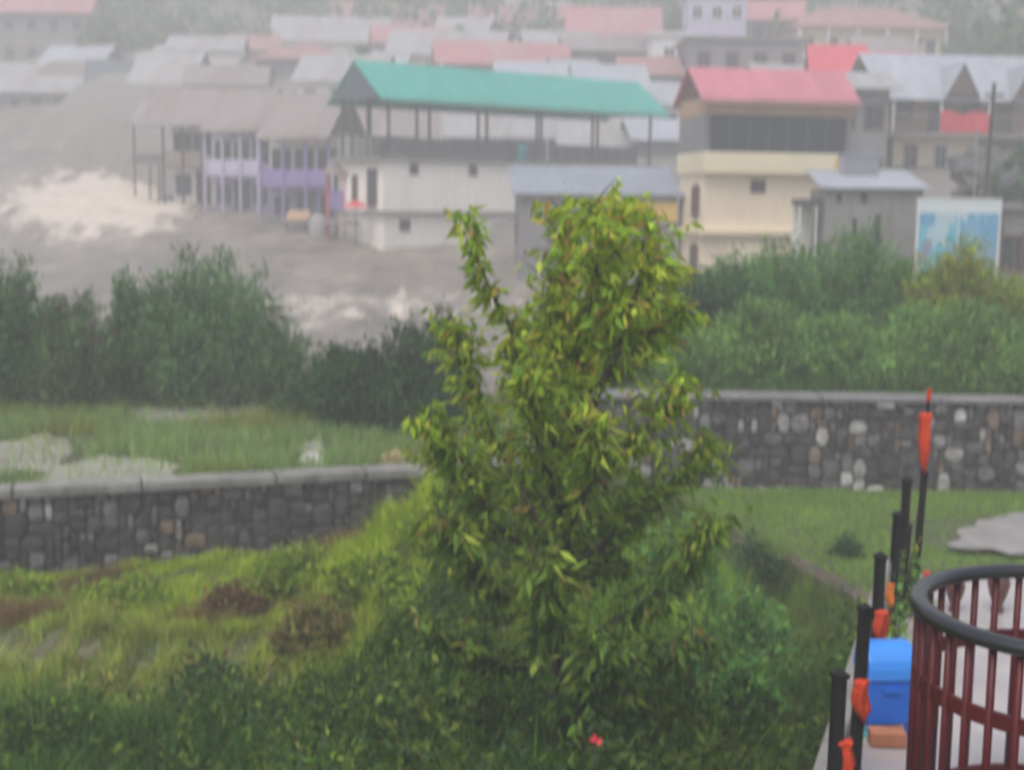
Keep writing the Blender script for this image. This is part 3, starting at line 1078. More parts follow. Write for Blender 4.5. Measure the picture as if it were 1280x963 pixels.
# clutter in front of the purple house
for x, y, dd, nm, lab, mt, s in ((372, 270, 72.8, 'awning', 'small orange brown awning on the purple house front', 'ochre', (1.0, 0.5, 0.4)),
                                 (398, 283, 72.0, 'tank', 'pale grey water tank beside the purple house', 'pale_tin', (0.8, 0.8, 1.5))):
    p = at(x, y, dd)
    if nm == 'tank':
        t = thing('water_tank', lab, 'tank', (p.x, p.y, p.z - 0.6))
        MB().lathe([(0.5, -2.0), (0.5, 0.9), (0.42, 1.1), (0.2, 1.2)], seg=16).build('tank_body', M[mt], t, True)
        MB().lathe([(0.21, 1.202), (0.21, 1.27), (0.08, 1.3)], seg=12).build('lid', M['steel_post'], t)
    else:
        t = thing('awning', lab, 'awning', (p.x, p.y, p.z))
        MB().prism_x([(-0.5, -0.25), (0.9, 0.2), (0.9, 0.28), (-0.5, -0.17)], -0.6, 0.6).build('sheet', M[mt], t)
        for x2 in (-0.5, 0.5):
            MB().tube([(x2, -0.4, -2.4), (x2, -0.4, -0.22)], 0.04, 6).build('post', M['dark_wood'], t)

# ---- houses on the hillside ----------------------------------------------
H = house
GRP = 'houses stacked up the misty hillside'
H('far house under a red roof at the top left corner of the photo', 8, 118, 138, 13, -14, 'pink_tin', 'concrete', 3, 7, 'gable', 4, 2, group=GRP, frame='rust_tin')  # roof, wall and frame colours muted to stand in for thicker haze
H('long low house with pale tin roof on the upper left bank of the river', -40, 118, 122, 112, 80, 'pale_tin', 'render_grey', 3, 7, 'gable', 6, 1, group=GRP)
r_, L_, ze_, zb_ = H('bluish gabled house between the two pale tin roofs on the left bank', 118, 164, 120, 108, 76, 'green_dark', 'render_grey', 14, 7, 'gable', 2, 1, group=GRP, gable='green_dark')
H('grey house with pale tin roof above the stilted riverside house', 168, 236, 116, 104, 66, 'pale_tin', 'render_grey', -8, 7, 'gable', 3, 1, group=GRP)
H('pale walled house under a thin light roof above the lilac house', 216, 300, 128, 62, 46, 'pale_tin', 'white_wall', 4, 7, 'gable', 4, 2, group=GRP)
H('house with a small red roof above the purple house', 322, 422, 118, 74, 54, 'red_faded', 'render_grey', -6, 7, 'hip', 3, 1, group=GRP)
H('broad pale roofed house high on the slope above the small red roof', 344, 482, 142, 50, 22, 'pale_tin', 'white_wall', 5, 8, 'gable', 5, 1, group=GRP)
H('pale grey house on the slope left of the green roof ridge', 372, 470, 108, 98, 70, 'pale_tin', 'white_wall', -10, 6, 'gable', 3, 1, group=GRP)
H('faded pink roofed house at the top of the slope above the green roof left end', 462, 548, 152, 30, 6, 'red_faded', 'render_grey', 4, 7, 'gable', 3, 1, group=GRP)
H('wide whitish roof with two white chimney stubs behind the green roof', 486, 620, 122, 66, 40, 'pale_tin', 'white_wall', -4, 7, 'gable', 4, 1, group=GRP)
H('faded brown roofed house at the top centre of the town', 588, 706, 150, 30, 6, 'red_faded', 'white_wall', 3, 7, 'gable', 4, 1, group=GRP)
H('pale roofed house behind the brown roof at top centre', 628, 716, 160, 22, 0, 'pale_tin', 'white_wall', -3, 7, 'gable', 4, 1, group=GRP)
H('house with a long pinkish red roof right behind the green roof', 548, 702, 108, 78, 54, 'pink_tin', 'render_grey', 6, 6, 'gable', 4, 1, group=GRP)
H('grey roofed house peeping over the middle of the green roof', 618, 726, 96, 104, 78, 'grey_tin', 'render_grey', -4, 5, 'gable', 3, 1, group=GRP)
H('grey roofed house over the right end of the green roof', 722, 800, 94, 112, 82, 'grey_tin', 'render_grey', 8, 5, 'gable', 2, 1, group=GRP, gable='wood')
H('pinkish red roofed house at the top right of centre', 706, 812, 132, 40, 10, 'pink_tin', 'concrete', -3, 7, 'gable', 4, 2, group=GRP)
H('dark grey terrace house under the pinkish red roof right of centre', 704, 806, 112, 62, 46, 'rust_tin', 'render_grey', 3, 6, 'gable', 3, 2, group=GRP)
H('small white house with one big dark window right of the grey terrace house', 806, 848, 110, 44, 30, 'white', 'white', 4, 5, 'flat', 1, 2, group=GRP, frame='white')
H('tall pale blue white house at the top right of centre', 848, 920, 122, -6, -20, 'white', 'lilac', -2, 6, 'flat', 3, 3, group=GRP, frame='white')
H('tall bare grey walled block above the cream house', 852, 990, 98, 50, 38, 'concrete', 'render_grey', 2, 6, 'flat', 4, 2, group=GRP)
H('cream pillared house under a broad faded red hip roof at top right', 982, 1160, 118, 35, 10, 'red_faded', 'cream_light', 2, 8, 'hip', 6, 1, group=GRP, frame='dark_wood', posts=6, over=0.9)
H('house with the brightest red roof above the cream house', 1004, 1068, 84, 96, 58, 'red_bright', 'render_grey', -6, 4, 'gable', 2, 1, group=GRP, gable='dark_wood', over=0.25)
H('house with a pinkish red roof half hidden by the long galvanised roof', 1066, 1126, 92, 82, 66, 'red_tin', 'cream', 4, 5, 'gable', 2, 1, group=GRP)
H('small house with white corrugated roof between cream house and long house', 1028, 1098, 68, 108, 92, 'pale_tin', 'render_grey', 2, 4, 'gable', 2, 2, group=GRP)
H('dim grey house seen through the posts beneath the green roof', 560, 700, 92, 168, 140, 'pale_tin', 'render_grey', 0, 5, 'gable', 4, 1, group=GRP)
H('pale house seen through the right posts beneath the green roof', 700, 812, 90, 180, 148, 'pale_tin', 'white_wall', 0, 5, 'gable', 3, 1, group=GRP)
H('house seen through the gap between green roof and cream house', 790, 852, 88, 172, 150, 'grey_tin', 'render_grey', 6, 5, 'gable', 2, 2, group=GRP)
H('pale roofed house behind the purple house and the hall', 396, 540, 96, 172, 128, 'rust_tin', 'render_grey', -5, 6, 'gable', 4, 1, group=GRP)
H('grey house on the far right hillside above the long house', 1262, 1330, 120, 30, 14, 'rust_tin', 'cream', 0, 6, 'gable', 2, 1, group=GRP)

river_house('low reddish and lilac lean-to squeezed between the purple house and the whitewashed building', 408, 456, 71.5, -14, 214, 196, 304, 'lilac', 'red_faded', 'purple', 'red_cloth', 3.2, 2, 0.1, name='lean_to')
cols_r = ['pale_tin', 'rust_tin', 'red_faded', 'grey_tin', 'pink_tin', 'pale_tin']
fill = ((130, 196, 132, 74, 58, 'small pale house left of the slope above the bluish gabled house'), (238, 330, 112, 104, 84, 'dull roofed house right above the lilac riverside house'),
        (296, 350, 134, 62, 44, 'narrow house at the left of the small red roof'), (430, 500, 120, 84, 66, 'low house wedged left of the green roof apex'),
        (470, 560, 136, 52, 34, 'small house below the faded pink roof at top'), (540, 600, 142, 40, 22, 'narrow house between faded pink and brown roofs at top'),
        (655, 735, 126, 58, 40, 'house between the brown roof and the pinkish red roof'), (700, 745, 102, 92, 74, 'tiny house above the right half of the green roof'),
        (770, 850, 100, 92, 72, 'squat house below the small white house with one dark window'), (800, 860, 96, 128, 104, 'small house in the gap left of the cream house roof'),
        (918, 985, 128, 22, 2, 'small roofed house right of the tall pale blue house'), (940, 1005, 96, 92, 74, 'narrow house left of the brightest red roof'),
        (1150, 1210, 126, 58, 42, 'small house right of the pillared hip roof house'), (1060, 1120, 110, 62, 48, 'little house under the right end of the hip roofed house'),
        (420, 470, 158, 20, 4, 'faint house high above the town near the top left of centre'), (60, 130, 128, 78, 58, 'faint house above the long low house on the left bank'))
for i_, (a_, b_, d_, e_, g_, l_) in enumerate(fill):
    H(l_, a_, b_, d_, e_, g_, cols_r[i_ % 6], ('render_grey', 'white_wall', 'concrete', 'cream_light')[i_ % 4], (-12, 6, 14, -5, 9)[i_ % 5], 5 + i_ % 3, 'gable', 2 + i_ % 2, 1, group=GRP, frame='dark_wood', gable=('wood', None, 'dark_wood')[i_ % 3])

# leaning pole and lamp post at right
a, b = at(1232, 246, 50), at(1243, 104, 50)
t = thing('utility_pole', 'dark leaning utility pole before the long verandah house', 'pole', (a.x, a.y, a.z - 3))
mb = MB().tube([(0, 0, 0), (0, 0, 3), (b.x - a.x, 0, b.z - a.z + 3)], [0.1, 0.09, 0.07], 8)
mb.build('shaft', M['dark_wood'], t)
MB().box(b.x - a.x - 0.35, b.x - a.x + 0.35, -0.12, -0.072, b.z - a.z + 2.5, b.z - a.z + 2.6).build('crossarm', M['dark_wood'], t)
a, b = at(1218, 246, 51), at(1222, 160, 51)
t = thing('steel_post', 'thin pale post left of the leaning utility pole', 'post', (a.x, a.y, a.z - 3))
MB().tube([(0, 0, 0), (b.x - a.x, 0, b.z - a.z + 3)], 0.03, 8).build('shaft', M['pale_tin'], t)
MB().box(-0.12, 0.12, -0.12, 0.12, 0, 0.3).build('footing', M['concrete'], t)


# ------------------------------------------------------------------ rocks
def rock(name, label, loc, s, mat, seed, cat='rock', group=None):
    import bmesh
    bm = bmesh.new()
    bmesh.ops.create_icosphere(bm, subdivisions=5 if s[0] > 1 else 3, radius=1)
    for v in bm.verts:
        n = mnoise.noise(v.co * 1.1 + Vector((seed, 0, 0))) * (0.6 if s[0] > 1 else 0.3) + (mnoise.noise(v.co * 2.6 + Vector((0, seed, 0))) * 0.35 + mnoise.noise(v.co * 7 + Vector((0, seed, 0))) * 0.16 + mnoise.noise(v.co * 15) * 0.08 if cat == 'rock' and s[0] > 1 else mnoise.noise(v.co * 3 + Vector((0, seed, 0))) * 0.16)
        v.co *= 1 + n
        v.co = Vector((v.co.x * s[0], v.co.y * s[1], v.co.z * s[2]))
    me = bpy.data.meshes.new(name)
    bm.to_mesh(me)
    bm.free()
    me.materials.append(mat)
    o = bpy.data.objects.new(name, me)
    COL.objects.link(o)
    o.location = loc
    return tag(o, label, cat, group)


p = hit(492, 588, 19.6)
rock('boulder', 'rounded tan boulder in the grass behind the left wall', (p.x, p.y, gz(p.x, p.y) + 0.06), (0.20, 0.18, 0.22), M['boulder'], 3)
p = hit(388, 588, 19.6)
rock('boulder', 'white boulder in the grass left of the tan boulder', (p.x, p.y, gz(p.x, p.y) + 0.02), (0.2, 0.16, 0.17), M['pale_rock'], 8)
for k, (x, y, dd, s, lab) in enumerate(((1252, 222, 62, (2.0, 1.5, 1.5), 'large dark rock below the long house by the leaning pole'), (1268, 245, 55, (2.2, 1.6, 1.8), 'dark rock mass above the brown hut at the right edge'))):
    p = at(x, y, dd)
    rock('rock_outcrop', lab, (p.x, p.y, p.z - 0.6), s, M['dark_rock'], 30 + k)
# low ledge at the side of the lawn
a, b = onz(985, 694, ZLAWN), onz(1100, 758, ZLAWN)
stn = thing('ledge_wall', 'low brown earth and stone ledge along the left side of the lawn', 'wall', (a.x, a.y, ZLAWN - 0.5), math.atan2(b.y - a.y, b.x - a.x))
Lk = (b - a).length + 1.2
lw = MB()
rn_ = random.Random(4)
for r_ in range(3):
    x = 0
    while x < Lk:
        w = rn_.uniform(0.2, 0.45)
        c = rn_.choice(((0.10, 0.065, 0.05), (0.13, 0.09, 0.07), (0.07, 0.055, 0.05)))
        jj = lambda: rn_.uniform(-0.02, 0.02)
        lw.box(x + jj(), x + w - 0.02, -0.16 + jj(), 0.12, r_ * 0.17 + 0.01 + jj() * 0.3, r_ * 0.17 + 0.165 + jj() * 0.3, c)
        x += w
lw.build('stones', M['stone'], stn, bevel=0.015)
MB().box(0, Lk, -0.1, 0.1, -0.5, 0.49).build('wall_core', M['mortar'], stn)

# ------------------------------------------------------------------ terrace, posts, railing
ZT = 8 - 2.78
t = thing('terrace', 'raised wet terrace with grey kerb at the lower right corner', 'terrace', (0, 0, 0))
E0, E1 = Vector((0.12, 2.2)), Vector((2.86, 10.0))       # left edge line, slope .35
out = [(0.10, 2.2), (2.84, 10.0), (7.5, 10.0), (7.5, 2.2)]
mb = MB()
vs = [(x, y, 8 - 6.2) for x, y in out] + [(x, y, ZT) for x, y in out]
mb.add(vs, [(3, 2, 1, 0), (4, 5, 6, 7)] + [(i, (i + 1) % 4, 4 + (i + 1) % 4, 4 + i) for i in range(4)])
mb.build('paved_slab', M['paving'], t)
dirv = (E1 - E0).normalized()
nrm = Vector((-dirv.y, dirv.x))
kb = MB()
n = 9
for i in range(n):
    p, q = E0.lerp(E1, i / n) + dirv * 0.01, E0.lerp(E1, (i + 1) / n) - dirv * 0.01
    o1, o2 = nrm * 0.05, nrm * -0.055
    c = [p + o1, p + o2, q + o2, q + o1]
    c = [c[0], c[1], c[2], c[3]]
    kb.hexa([(v.x, v.y, ZT - 0.25) for v in c] + [(v.x, v.y, ZT + 0.15) for v in c])
kb.build('kerb', M['concrete'], t, bevel=0.015)

# black fence posts along the terrace edge
def pline(y):
    return 1.36 + (y - 5.4) * 0.357


proto = None
labs = ['black metal post nearest the camera on the terrace edge', 'second black post on the terrace edge, just left of the blue box',
        'third black post, above the orange cloth behind the blue box', 'tallest looking fourth black post on the terrace edge', 'thin far black post left of the flag pole']
for i, y in enumerate((5.4, 6.35, 7.3, 8.35, 9.4)):
    x = pline(y)
    if proto is None:
        proto = thing('fence_post', labs[0], 'post', (x, y, ZT), 0, 'black posts along the terrace edge')
        MB().box(-0.024, 0.024, -0.024, 0.024, 0, 0.84).build('shaft', M['black_metal'], proto, bevel=0.004)
        MB().add([(-0.03, -0.03, 0.842), (0.03, -0.03, 0.842), (0.03, 0.03, 0.842), (-0.03, 0.03, 0.842), (-0.03, -0.03, 0.86), (0.03, -0.03, 0.86), (0.03, 0.03, 0.86), (-0.03, 0.03, 0.86), (0, 0, 0.885)],
                 [(3, 2, 1, 0), (0, 1, 5, 4), (1, 2, 6, 5), (2, 3, 7, 6), (3, 0, 4, 7), (4, 5, 8), (5, 6, 8), (6, 7, 8), (7, 4, 8)]).build('cap', M['black_metal'], proto)
        MB().box(-0.05, 0.05, -0.05, 0.05, 0.001, 0.012).build('foot_plate', M['black_metal'], proto)
        po = proto
    else:
        po = proto.copy()
        COL.objects.link(po)
        for ch in list(proto.children):
            c = ch.copy()
            COL.objects.link(c)
            c.parent = po
        po.location = (x, y, ZT)
        po['label'] = labs[i]
    po.rotation_euler = (R([0, 1, -1, 1.5, 0][i]), R([0.5, 0.5, 1, 0.6, 0][i]), R(19))


# flag pole and its rolled saffron flag
def cloth_bundle(seed, h, r):
    """a strip of cloth gathered by a knot near its top, hanging in deep folds to ragged points"""
    rnd = random.Random(seed)
    mb = MB()
    n, s = 18, 22
    vs, fs = [], []
    ph = [rnd.uniform(0, 6.28) for _ in range(6)]
    rag = [rnd.uniform(0.72, 1.0) for _ in range(s)]
    for i in range(n):
        u = i / (n - 1)
        rad = r * (0.55 + 0.35 * math.sin(u * 3.0 + 0.4) + 0.25 * u + 0.30 * math.exp(-((u - 0.05) / 0.06) ** 2)) * (1 - 0.75 * max(0, (u - 0.72) / 0.28) ** 1.5)
        cx, cy = 0.55 * r * math.sin(u * 4 + ph[1]) * u, 0.4 * r * math.cos(u * 4 + ph[2]) * u
        for k in range(s):
            q = 2 * math.pi * k / s
            fold = 1 + 0.36 * math.sin(4 * q + u * 2.2 + ph[3]) + 0.22 * math.sin(9 * q + ph[4] - u * 3) + 0.1 * rnd.uniform(-1, 1)
            dz = u * (rag[k] - 1) * 0.9 * h * u
            vs.append((cx + rad * fold * math.cos(q), cy + rad * fold * math.sin(q), h * (1 - u) - dz * 0.6))
    for i in range(n - 1):
        for k in range(s):
            l = (k + 1) % s
            fs.append((i * s + k, (i + 1) * s + k, (i + 1) * s + l, i * s + l))
    fs.append(tuple(range(s)))
    fs.append(tuple((n - 1) * s + k for k in range(s - 1, -1, -1)))
    mb.add(vs, fs)
    return mb


def ztop(px_y, d):
    return at(1150, px_y, d).z


fd = 9.3
fx = at(1150, 640, fd).x
t = thing('flag_pole', 'tall thin dark flag pole among the posts on the terrace edge', 'flagpole', (fx, fd, ZT))
ht = ztop(488, fd) - ZT
MB().tube([(-0.03, 0, 0), (0, 0, ht * 0.5), (0.02, 0, ht)], [0.016, 0.014, 0.011], 8).build('shaft', M['black_metal'], t)
cloth_bundle(77, 0.12, 0.013).build('streamer', M['saffron'], t, True).location = (0.02, 0, ht - 0.11)
fl = MB()
zt, zb_ = ztop(516, fd) - ZT, ztop(594, fd) - ZT
cb = cloth_bundle(3, zt - zb_, 0.033)
o = cb.build('flag', M['saffron'], None, True)
o.location = (fx + 0.0, fd - 0.02, ZT + zb_)
tag(o, 'saffron flag hanging furled from the tall thin pole', 'flag')
for x, dd, ytop, rad, lab in ((1158, 9.5, 588, 0.018, 'dark bare stake just right of the flag pole'), (1139, 8.9, 655, 0.012, 'thin dark rod left of the flag pole'), (1113, 8.0, 705, 0.010, 'thin pale rod beside the fourth black post')):
    p = at(x, ytop, dd)
    t = thing('stake', lab, 'stake', (p.x, p.y, ZT))
    MB().tube([(-0.03, 0, 0), (0, 0, p.z - ZT)], [rad, rad * 0.8], 8).build('shaft', M['black_metal'] if rad > 0.011 else M['concrete_cap'], t)
    MB().lathe([(rad * 1.6, 0), (rad * 1.6, 0.03), (rad, 0.04)], (-0.03, 0, 0), 10).build('socket', M['black_metal'], t)
for k, (x, yt, yb, dd, r_, mt, lab) in enumerate(((1101, 764, 806, 7.22, 0.05, 'saffron', 'saffron cloth tied round the third black post'), (1112, 730, 762, 7.9, 0.03, 'orange', 'yellow orange cloth tied between third and fourth post'),
                                                  (1075, 850, 905, 6.3, 0.05, 'saffron', 'red orange cloth bunched left of the blue box'), (1055, 925, 975, 5.4, 0.05, 'saffron', 'bright orange cloth at the foot of the nearest post'),
                                                  (1158, 715, 735, 8.9, 0.035, 'red_cloth', 'small red cloth behind the round railing'))):
    a, b = at(x, yt, dd), at(x, yb, dd)
    o = cloth_bundle(10 + k, a.z - b.z, r_ * 0.6).build('prayer_cloth', M[mt], None, True)
    o.location = (b.x, b.y, b.z)
    tag(o, lab, 'cloth', 'orange cloths tied along the terrace edge')

# blue box with a rounded lid on legs
bd = 6.85
a, b = at(1090, 810, bd), at(1141, 908, bd)
t = thing('blue_box', 'bright blue box with rounded lid beside the black posts', 'box', (a.x, bd, b.z), R(4))
wb, hb = b.x - a.x, a.z - b.z
MB().box(0, wb, 0, 0.26, 0, hb * 0.56).build('body', M['blue_plastic'], t, bevel=0.012)
ld = []
for k in range(13):
    q = math.pi * k / 12
    ld.append((0.13 - 0.142 * math.cos(q), hb * 0.565 + (hb * 0.43) * math.sin(q) ** 0.8))
MB().prism_x(ld, -0.008, wb + 0.008).build('lid', M['blue_lid'], t, bevel=0.01)
for x in (0.0, wb - 0.03):
    for y in (0.0, 0.23):
        MB().box(x, x + 0.03, y, y + 0.03, ZT - b.z, -0.001).build('leg', M['blue_plastic'], t)
MB().box(wb * 0.3, wb * 0.7, -0.012, -0.001, hb * 0.42, hb * 0.48).build('latch', M['blue_plastic'], t)
c = at(1086, 904, bd - 0.02)
d_ = at(1112, 922, bd - 0.02)
o = cloth_bundle(41, 0.09, 0.055).build('rag', M['turquoise'], None, True)
o.location = ((c.x + d_.x) / 2, bd + 0.03, b.z - 0.1)
tag(o, 'turquoise rag hanging under the blue box', 'rag')
c = at(1087, 948, bd - 0.15)
mb = MB().box(0, 0.185, 0, 0.10, 0, 0.085)
o = mb.build('brick', M['brick'], None, bevel=0.012)
o.location = (c.x, c.y, ZT + 0.002)
o.rotation_euler = (0, 0, R(-4))
tag(o, 'long orange brick on the terrace under the blue box', 'brick')

# round railing
RD, RR = 5.55, 0.633
rc = at(1344, 765, RD)
t = thing('round_railing', 'round maroon railing with wet black handrail at the lower right', 'railing', (rc.x, rc.y, ZT))
hr = rc.z - ZT
ring = lambda r, z, n=64: [(r * math.cos(2 * math.pi * k / n), r * math.sin(2 * math.pi * k / n), z) for k in range(n)]
hrm = MB()
vs, fs, n, m_ = [], [], 72, 16
for k in range(n):
    q = 2 * math.pi * k / n
    for e in range(m_):
        a_ = 2 * math.pi * e / m_
        ca_, sa_ = math.cos(a_), math.sin(a_)
        f_ = (abs(ca_) ** 2.8 + abs(sa_) ** 2.8) ** (-1 / 2.8)
        vs.append(((RR + 0.042 * ca_ * f_) * math.cos(q), (RR + 0.042 * ca_ * f_) * math.sin(q), hr + 0.032 * sa_ * f_))
        fs.append((k * m_ + e, k * m_ + (e + 1) % m_, ((k + 1) % n) * m_ + (e + 1) % m_, ((k + 1) % n) * m_ + e))
hrm.add(vs, [f[::-1] for f in fs])
hrm.build('handrail', M['black_rail'], t, True)
for z, hgt in ((hr - 0.345, 0.065), (0.10, 0.045)):
    mb = MB()
    n = 64
    vs = []
    for k in range(n):
        q = 2 * math.pi * k / n
        for r_, zz in ((RR - 0.012, z), (RR + 0.012, z), (RR + 0.012, z + hgt), (RR - 0.012, z + hgt)):
            vs.append((r_ * math.cos(q), r_ * math.sin(q), zz))
    fs = []
    for k in range(n):
        l = (k + 1) % n
        for m in range(4):
            fs.append((k * 4 + m, k * 4 + (m + 1) % 4, l * 4 + (m + 1) % 4, l * 4 + m))
    mb.add(vs, fs)
    mb.build('hoop', M['maroon'], t)
NB = 36
bal = None
for k in range(NB):
    q = 2 * math.pi * k / NB
    if bal is None:
        bal = MB().tube([(0, 0, 0.002), (0, 0, hr - 0.03)], 0.017, 8).build('baluster', M['maroon'], t, True)
        o = bal
    else:
        o = bal.copy()
        COL.objects.link(o)
        o.parent = t
    o.location = (RR * math.cos(q), RR * math.sin(q), 0)

# two clay urns behind the railing
for k, (x, yb, dd, lab) in enumerate(((1246, 772, 9.1, 'larger brown clay urn seen through the round railing'), (1192, 772, 9.1, 'brown clay urn left of the larger urn behind the railing'))):
    p = at(x, yb, dd)
    s = 0.62 if k == 0 else 0.54
    u = thing('clay_urn', lab, 'urn', (p.x, p.y, ZT), 0, 'brown clay urns on the terrace')
    MB().lathe([(0.06 * s, 0.0), (0.075 * s, 0.03 * s), (0.05 * s, 0.08 * s), (0.10 * s, 0.22 * s), (0.125 * s, 0.34 * s), (0.09 * s, 0.43 * s)], seg=18).build('urn_body', M['clay'], u, True)
    MB().lathe([(0.09 * s, 0.432 * s), (0.13 * s, 0.45 * s), (0.13 * s, 0.48 * s), (0.08 * s, 0.48 * s)], seg=18).build('rim', M['clay'], u)

# stakes in the left field
for x, yt, yb, lab in ((283, 486, 528, 'short dark wooden stake standing before the big rounded shrub'), (347, 470, 518, 'dark wooden stake at the right side of the big rounded shrub')):
    dd = onz(x, yb, ZFIELD).y
    a, b = at(x, yt, dd), at(x, yb, dd)
    t = thing('wooden_stake', lab, 'stake', (b.x, b.y, b.z - 0.2), 0, 'wooden stakes in the left field')
    MB().tube([(0, 0, 0), (0.01, 0, a.z - b.z + 0.2)], [0.035, 0.028], 7).build('shaft', M['dark_wood'], t)
    MB().tube([(-0.03, -0.03, 0.6), (0.04, -0.035, 0.61)], 0.012, 6).build('wire_tie', M['steel_post'], t)


# ------------------------------------------------------------------ vegetation
def unit(v):
    return v / np.maximum(1e-9, np.linalg.norm(v, axis=1, keepdims=True))


def leaves(name, centers, axis, length, width, tint, parent=None, mat='leaf', fold=0.25):
    """one folded lance shaped leaf per centre (six vertices, four triangles)"""
    n = len(centers)
    a = unit(axis)
    rnd = RNG.normal(size=(n, 3))
    s = unit(np.cross(a, rnd))
    nm = np.cross(a, s)
    L, Wd = length[:, None], width[:, None]
    base = centers
    m1l = centers + a * L * 0.38 + s * Wd * 0.5 + nm * Wd * fold
    m1r = centers + a * L * 0.38 - s * Wd * 0.5 + nm * Wd * fold
    mid = centers + a * L * 0.5
    tip = centers + a * L - nm * L * 0.12
    v = np.stack([base, m1l, mid, m1r, tip], 1).reshape(-1, 3)
    o = np.arange(n)[:, None] * 5
    f = np.concatenate([o + [0, 2, 1], o + [0, 3, 2], o + [1, 2, 4], o + [2, 3, 4]], 0)
    return np_mesh(name, M[mat], v, f, np.repeat(tint, 5, 0), parent)


def pick(cols, w, n, jit=0.18):
    cols = np.array(cols)
    k = RNG.choice(len(cols), n, p=np.array(w) / sum(w))
    return np.clip(cols[k] * (1 + RNG.normal(size=(n, 1)) * jit) * (1 + RNG.normal(size=(n, 3)) * 0.06), 0.004, 1)


def shrub(label, px, ytop, d, wpx, cols, w, n=5200, k_=1.7, base_z=None, leaf=(0.13, 0.035), dense=1.0, upright=0.75, name='shrub', group=None, dy=None, skirt=0.0):
    """many stems from one root, each with lance leaves; outline uneven with sprays standing out"""
    b = at(px, 480, d)
    zb = gz(b.x, d) if base_z is None else base_z
    top = at(px, ytop, d).z - zb
    rad = wpx / 2 / F * d
    root = thing(name, label, 'shrub', (b.x, d, zb), 0, group)
    st = MB()
    P, A = [], []
    n = int(n * k_)
    ns = int(60 * dense)
    per = max(20, int(n / ns))
    for i in range(ns):
        q = random.uniform(0, 2 * math.pi)
        rr_ = rad * math.sqrt(random.random())
        ex, ey = rr_ * math.cos(q), rr_ * math.sin(q) * (0.8 if dy is None else dy)
        h = top * (1 - 0.62 * (rr_ / rad) ** 2.6) * random.uniform(0.66, 1.10)
        s0 = Vector((ex * 0.3, ey * 0.3, -0.1))
        s2 = Vector((ex, ey, h))
        s1 = s0.lerp(s2, 0.5) + Vector((ex * 0.16, ey * 0.16, h * 0.04))
        pts = [s0.lerp(s1, u).lerp(s1.lerp(s2, u), u) for u in np.linspace(0, 1, 6)]
        st.tube(pts, list(np.linspace(0.022, 0.005, 6)), 5)
        u = np.sort(RNG.beta(2.0, 1.1, per)) if skirt == 0 else RNG.uniform(0.08, 1, per)
        s0n, s1n, s2n = np.array(s0), np.array(s1), np.array(s2)
        pos = (1 - u)[:, None] ** 2 * s0n + 2 * ((1 - u) * u)[:, None] * s1n + (u ** 2)[:, None] * s2n
        spread = (0.05 + 0.17 * rad * np.sqrt(np.maximum(0.05, 1 - u)))[:, None]
        pos = pos + RNG.normal(size=(per, 3)) * spread * np.array([1, 1, 0.8])
        ax = RNG.normal(size=(per, 3)) * 0.55 + np.array([ex / rad * 0.4, ey / rad * 0.4, upright])
        P.append(pos)
        A.append(ax)
    P, A = np.concatenate(P), np.concatenate(A)
    keep = P[:, 2] > 0.02
    P, A = P[keep], A[keep]
    m = len(P)
    tn = pick(cols, w, m)
    clump = 1 + 0.28 * fbm(P[:, 0] * 2.3 + px, P[:, 2] * 2.3, 1.6, int(px) + 3)
    tn = tn * clump[:, None]
    leaves('foliage', P, A, RNG.uniform(0.6, 1.3, m) * leaf[0], RNG.uniform(0.8, 1.5, m) * leaf[1], np.clip(tn, 0.004, 1), root)
    st.build('stems', M['bark'], root)
    return root


GREY = [(0.085, 0.155, 0.058), (0.052, 0.105, 0.042), (0.125, 0.205, 0.08)]
DARK = [(0.026, 0.058, 0.024), (0.04, 0.08, 0.03), (0.07, 0.12, 0.04)]
YEL = [(0.216, 0.257, 0.041), (0.135, 0.203, 0.041), (0.230, 0.189, 0.054)]
MIDG = [(0.108, 0.216, 0.061), (0.074, 0.155, 0.051), (0.176, 0.284, 0.081)]
G = 'shrubs along the river bank'
shrub('big rounded grey green shrub at left between the field and the flood', 262, 322, 25.6, 235, GREY, (3, 2, 2), 11000, leaf=(0.15, 0.035), dense=1.8, group=G)
shrub('grey green shrub at the far left edge of the field', 10, 322, 24.6, 125, GREY, (2, 3, 1), 6500, leaf=(0.15, 0.035), dense=1.3, group=G)
shrub('brownish thin shrub second from the left edge of the field', 92, 362, 24.4, 112, GREY + [(0.12, 0.10, 0.06)], (2, 3, 1, 2), 6000, leaf=(0.14, 0.035), dense=1.2, group=G)
shrub('shrub with upright sprays against the left flank of the big rounded shrub', 165, 345, 25.2, 60, GREY, (2, 3, 1), 4200, leaf=(0.14, 0.035), group=G)
shrub('low straggling bush in the gap right of the big rounded shrub', 392, 468, 23.6, 90, DARK + GREY[:1], (2, 2, 1, 2), 2200, leaf=(0.12, 0.04), dense=0.7, upright=0.5, group=G)
shrub('narrow shrub on the right flank of the big rounded shrub', 352, 425, 25.6, 50, GREY, (1, 3, 1), 3200, leaf=(0.14, 0.035), group=G)
shrub('low dark green shrub with pale gaps behind the left wall', 440, 420, 22.8, 125, DARK, (3, 2, 1), 5500, leaf=(0.12, 0.045), dense=1.2, upright=0.3, group=G)
shrub('dark green shrub left of the tall fruit tree', 530, 390, 22.6, 140, DARK, (3, 2, 1), 6500, leaf=(0.12, 0.045), dense=1.3, upright=0.3, group=G)
G2 = 'shrubs behind the rubble wall'
shrub('dark shrub behind the tall fruit tree and the rubble wall', 770, 360, 24.2, 190, DARK, (3, 2, 1), 7500, leaf=(0.13, 0.045), dense=1.5, upright=0.3, group=G2)
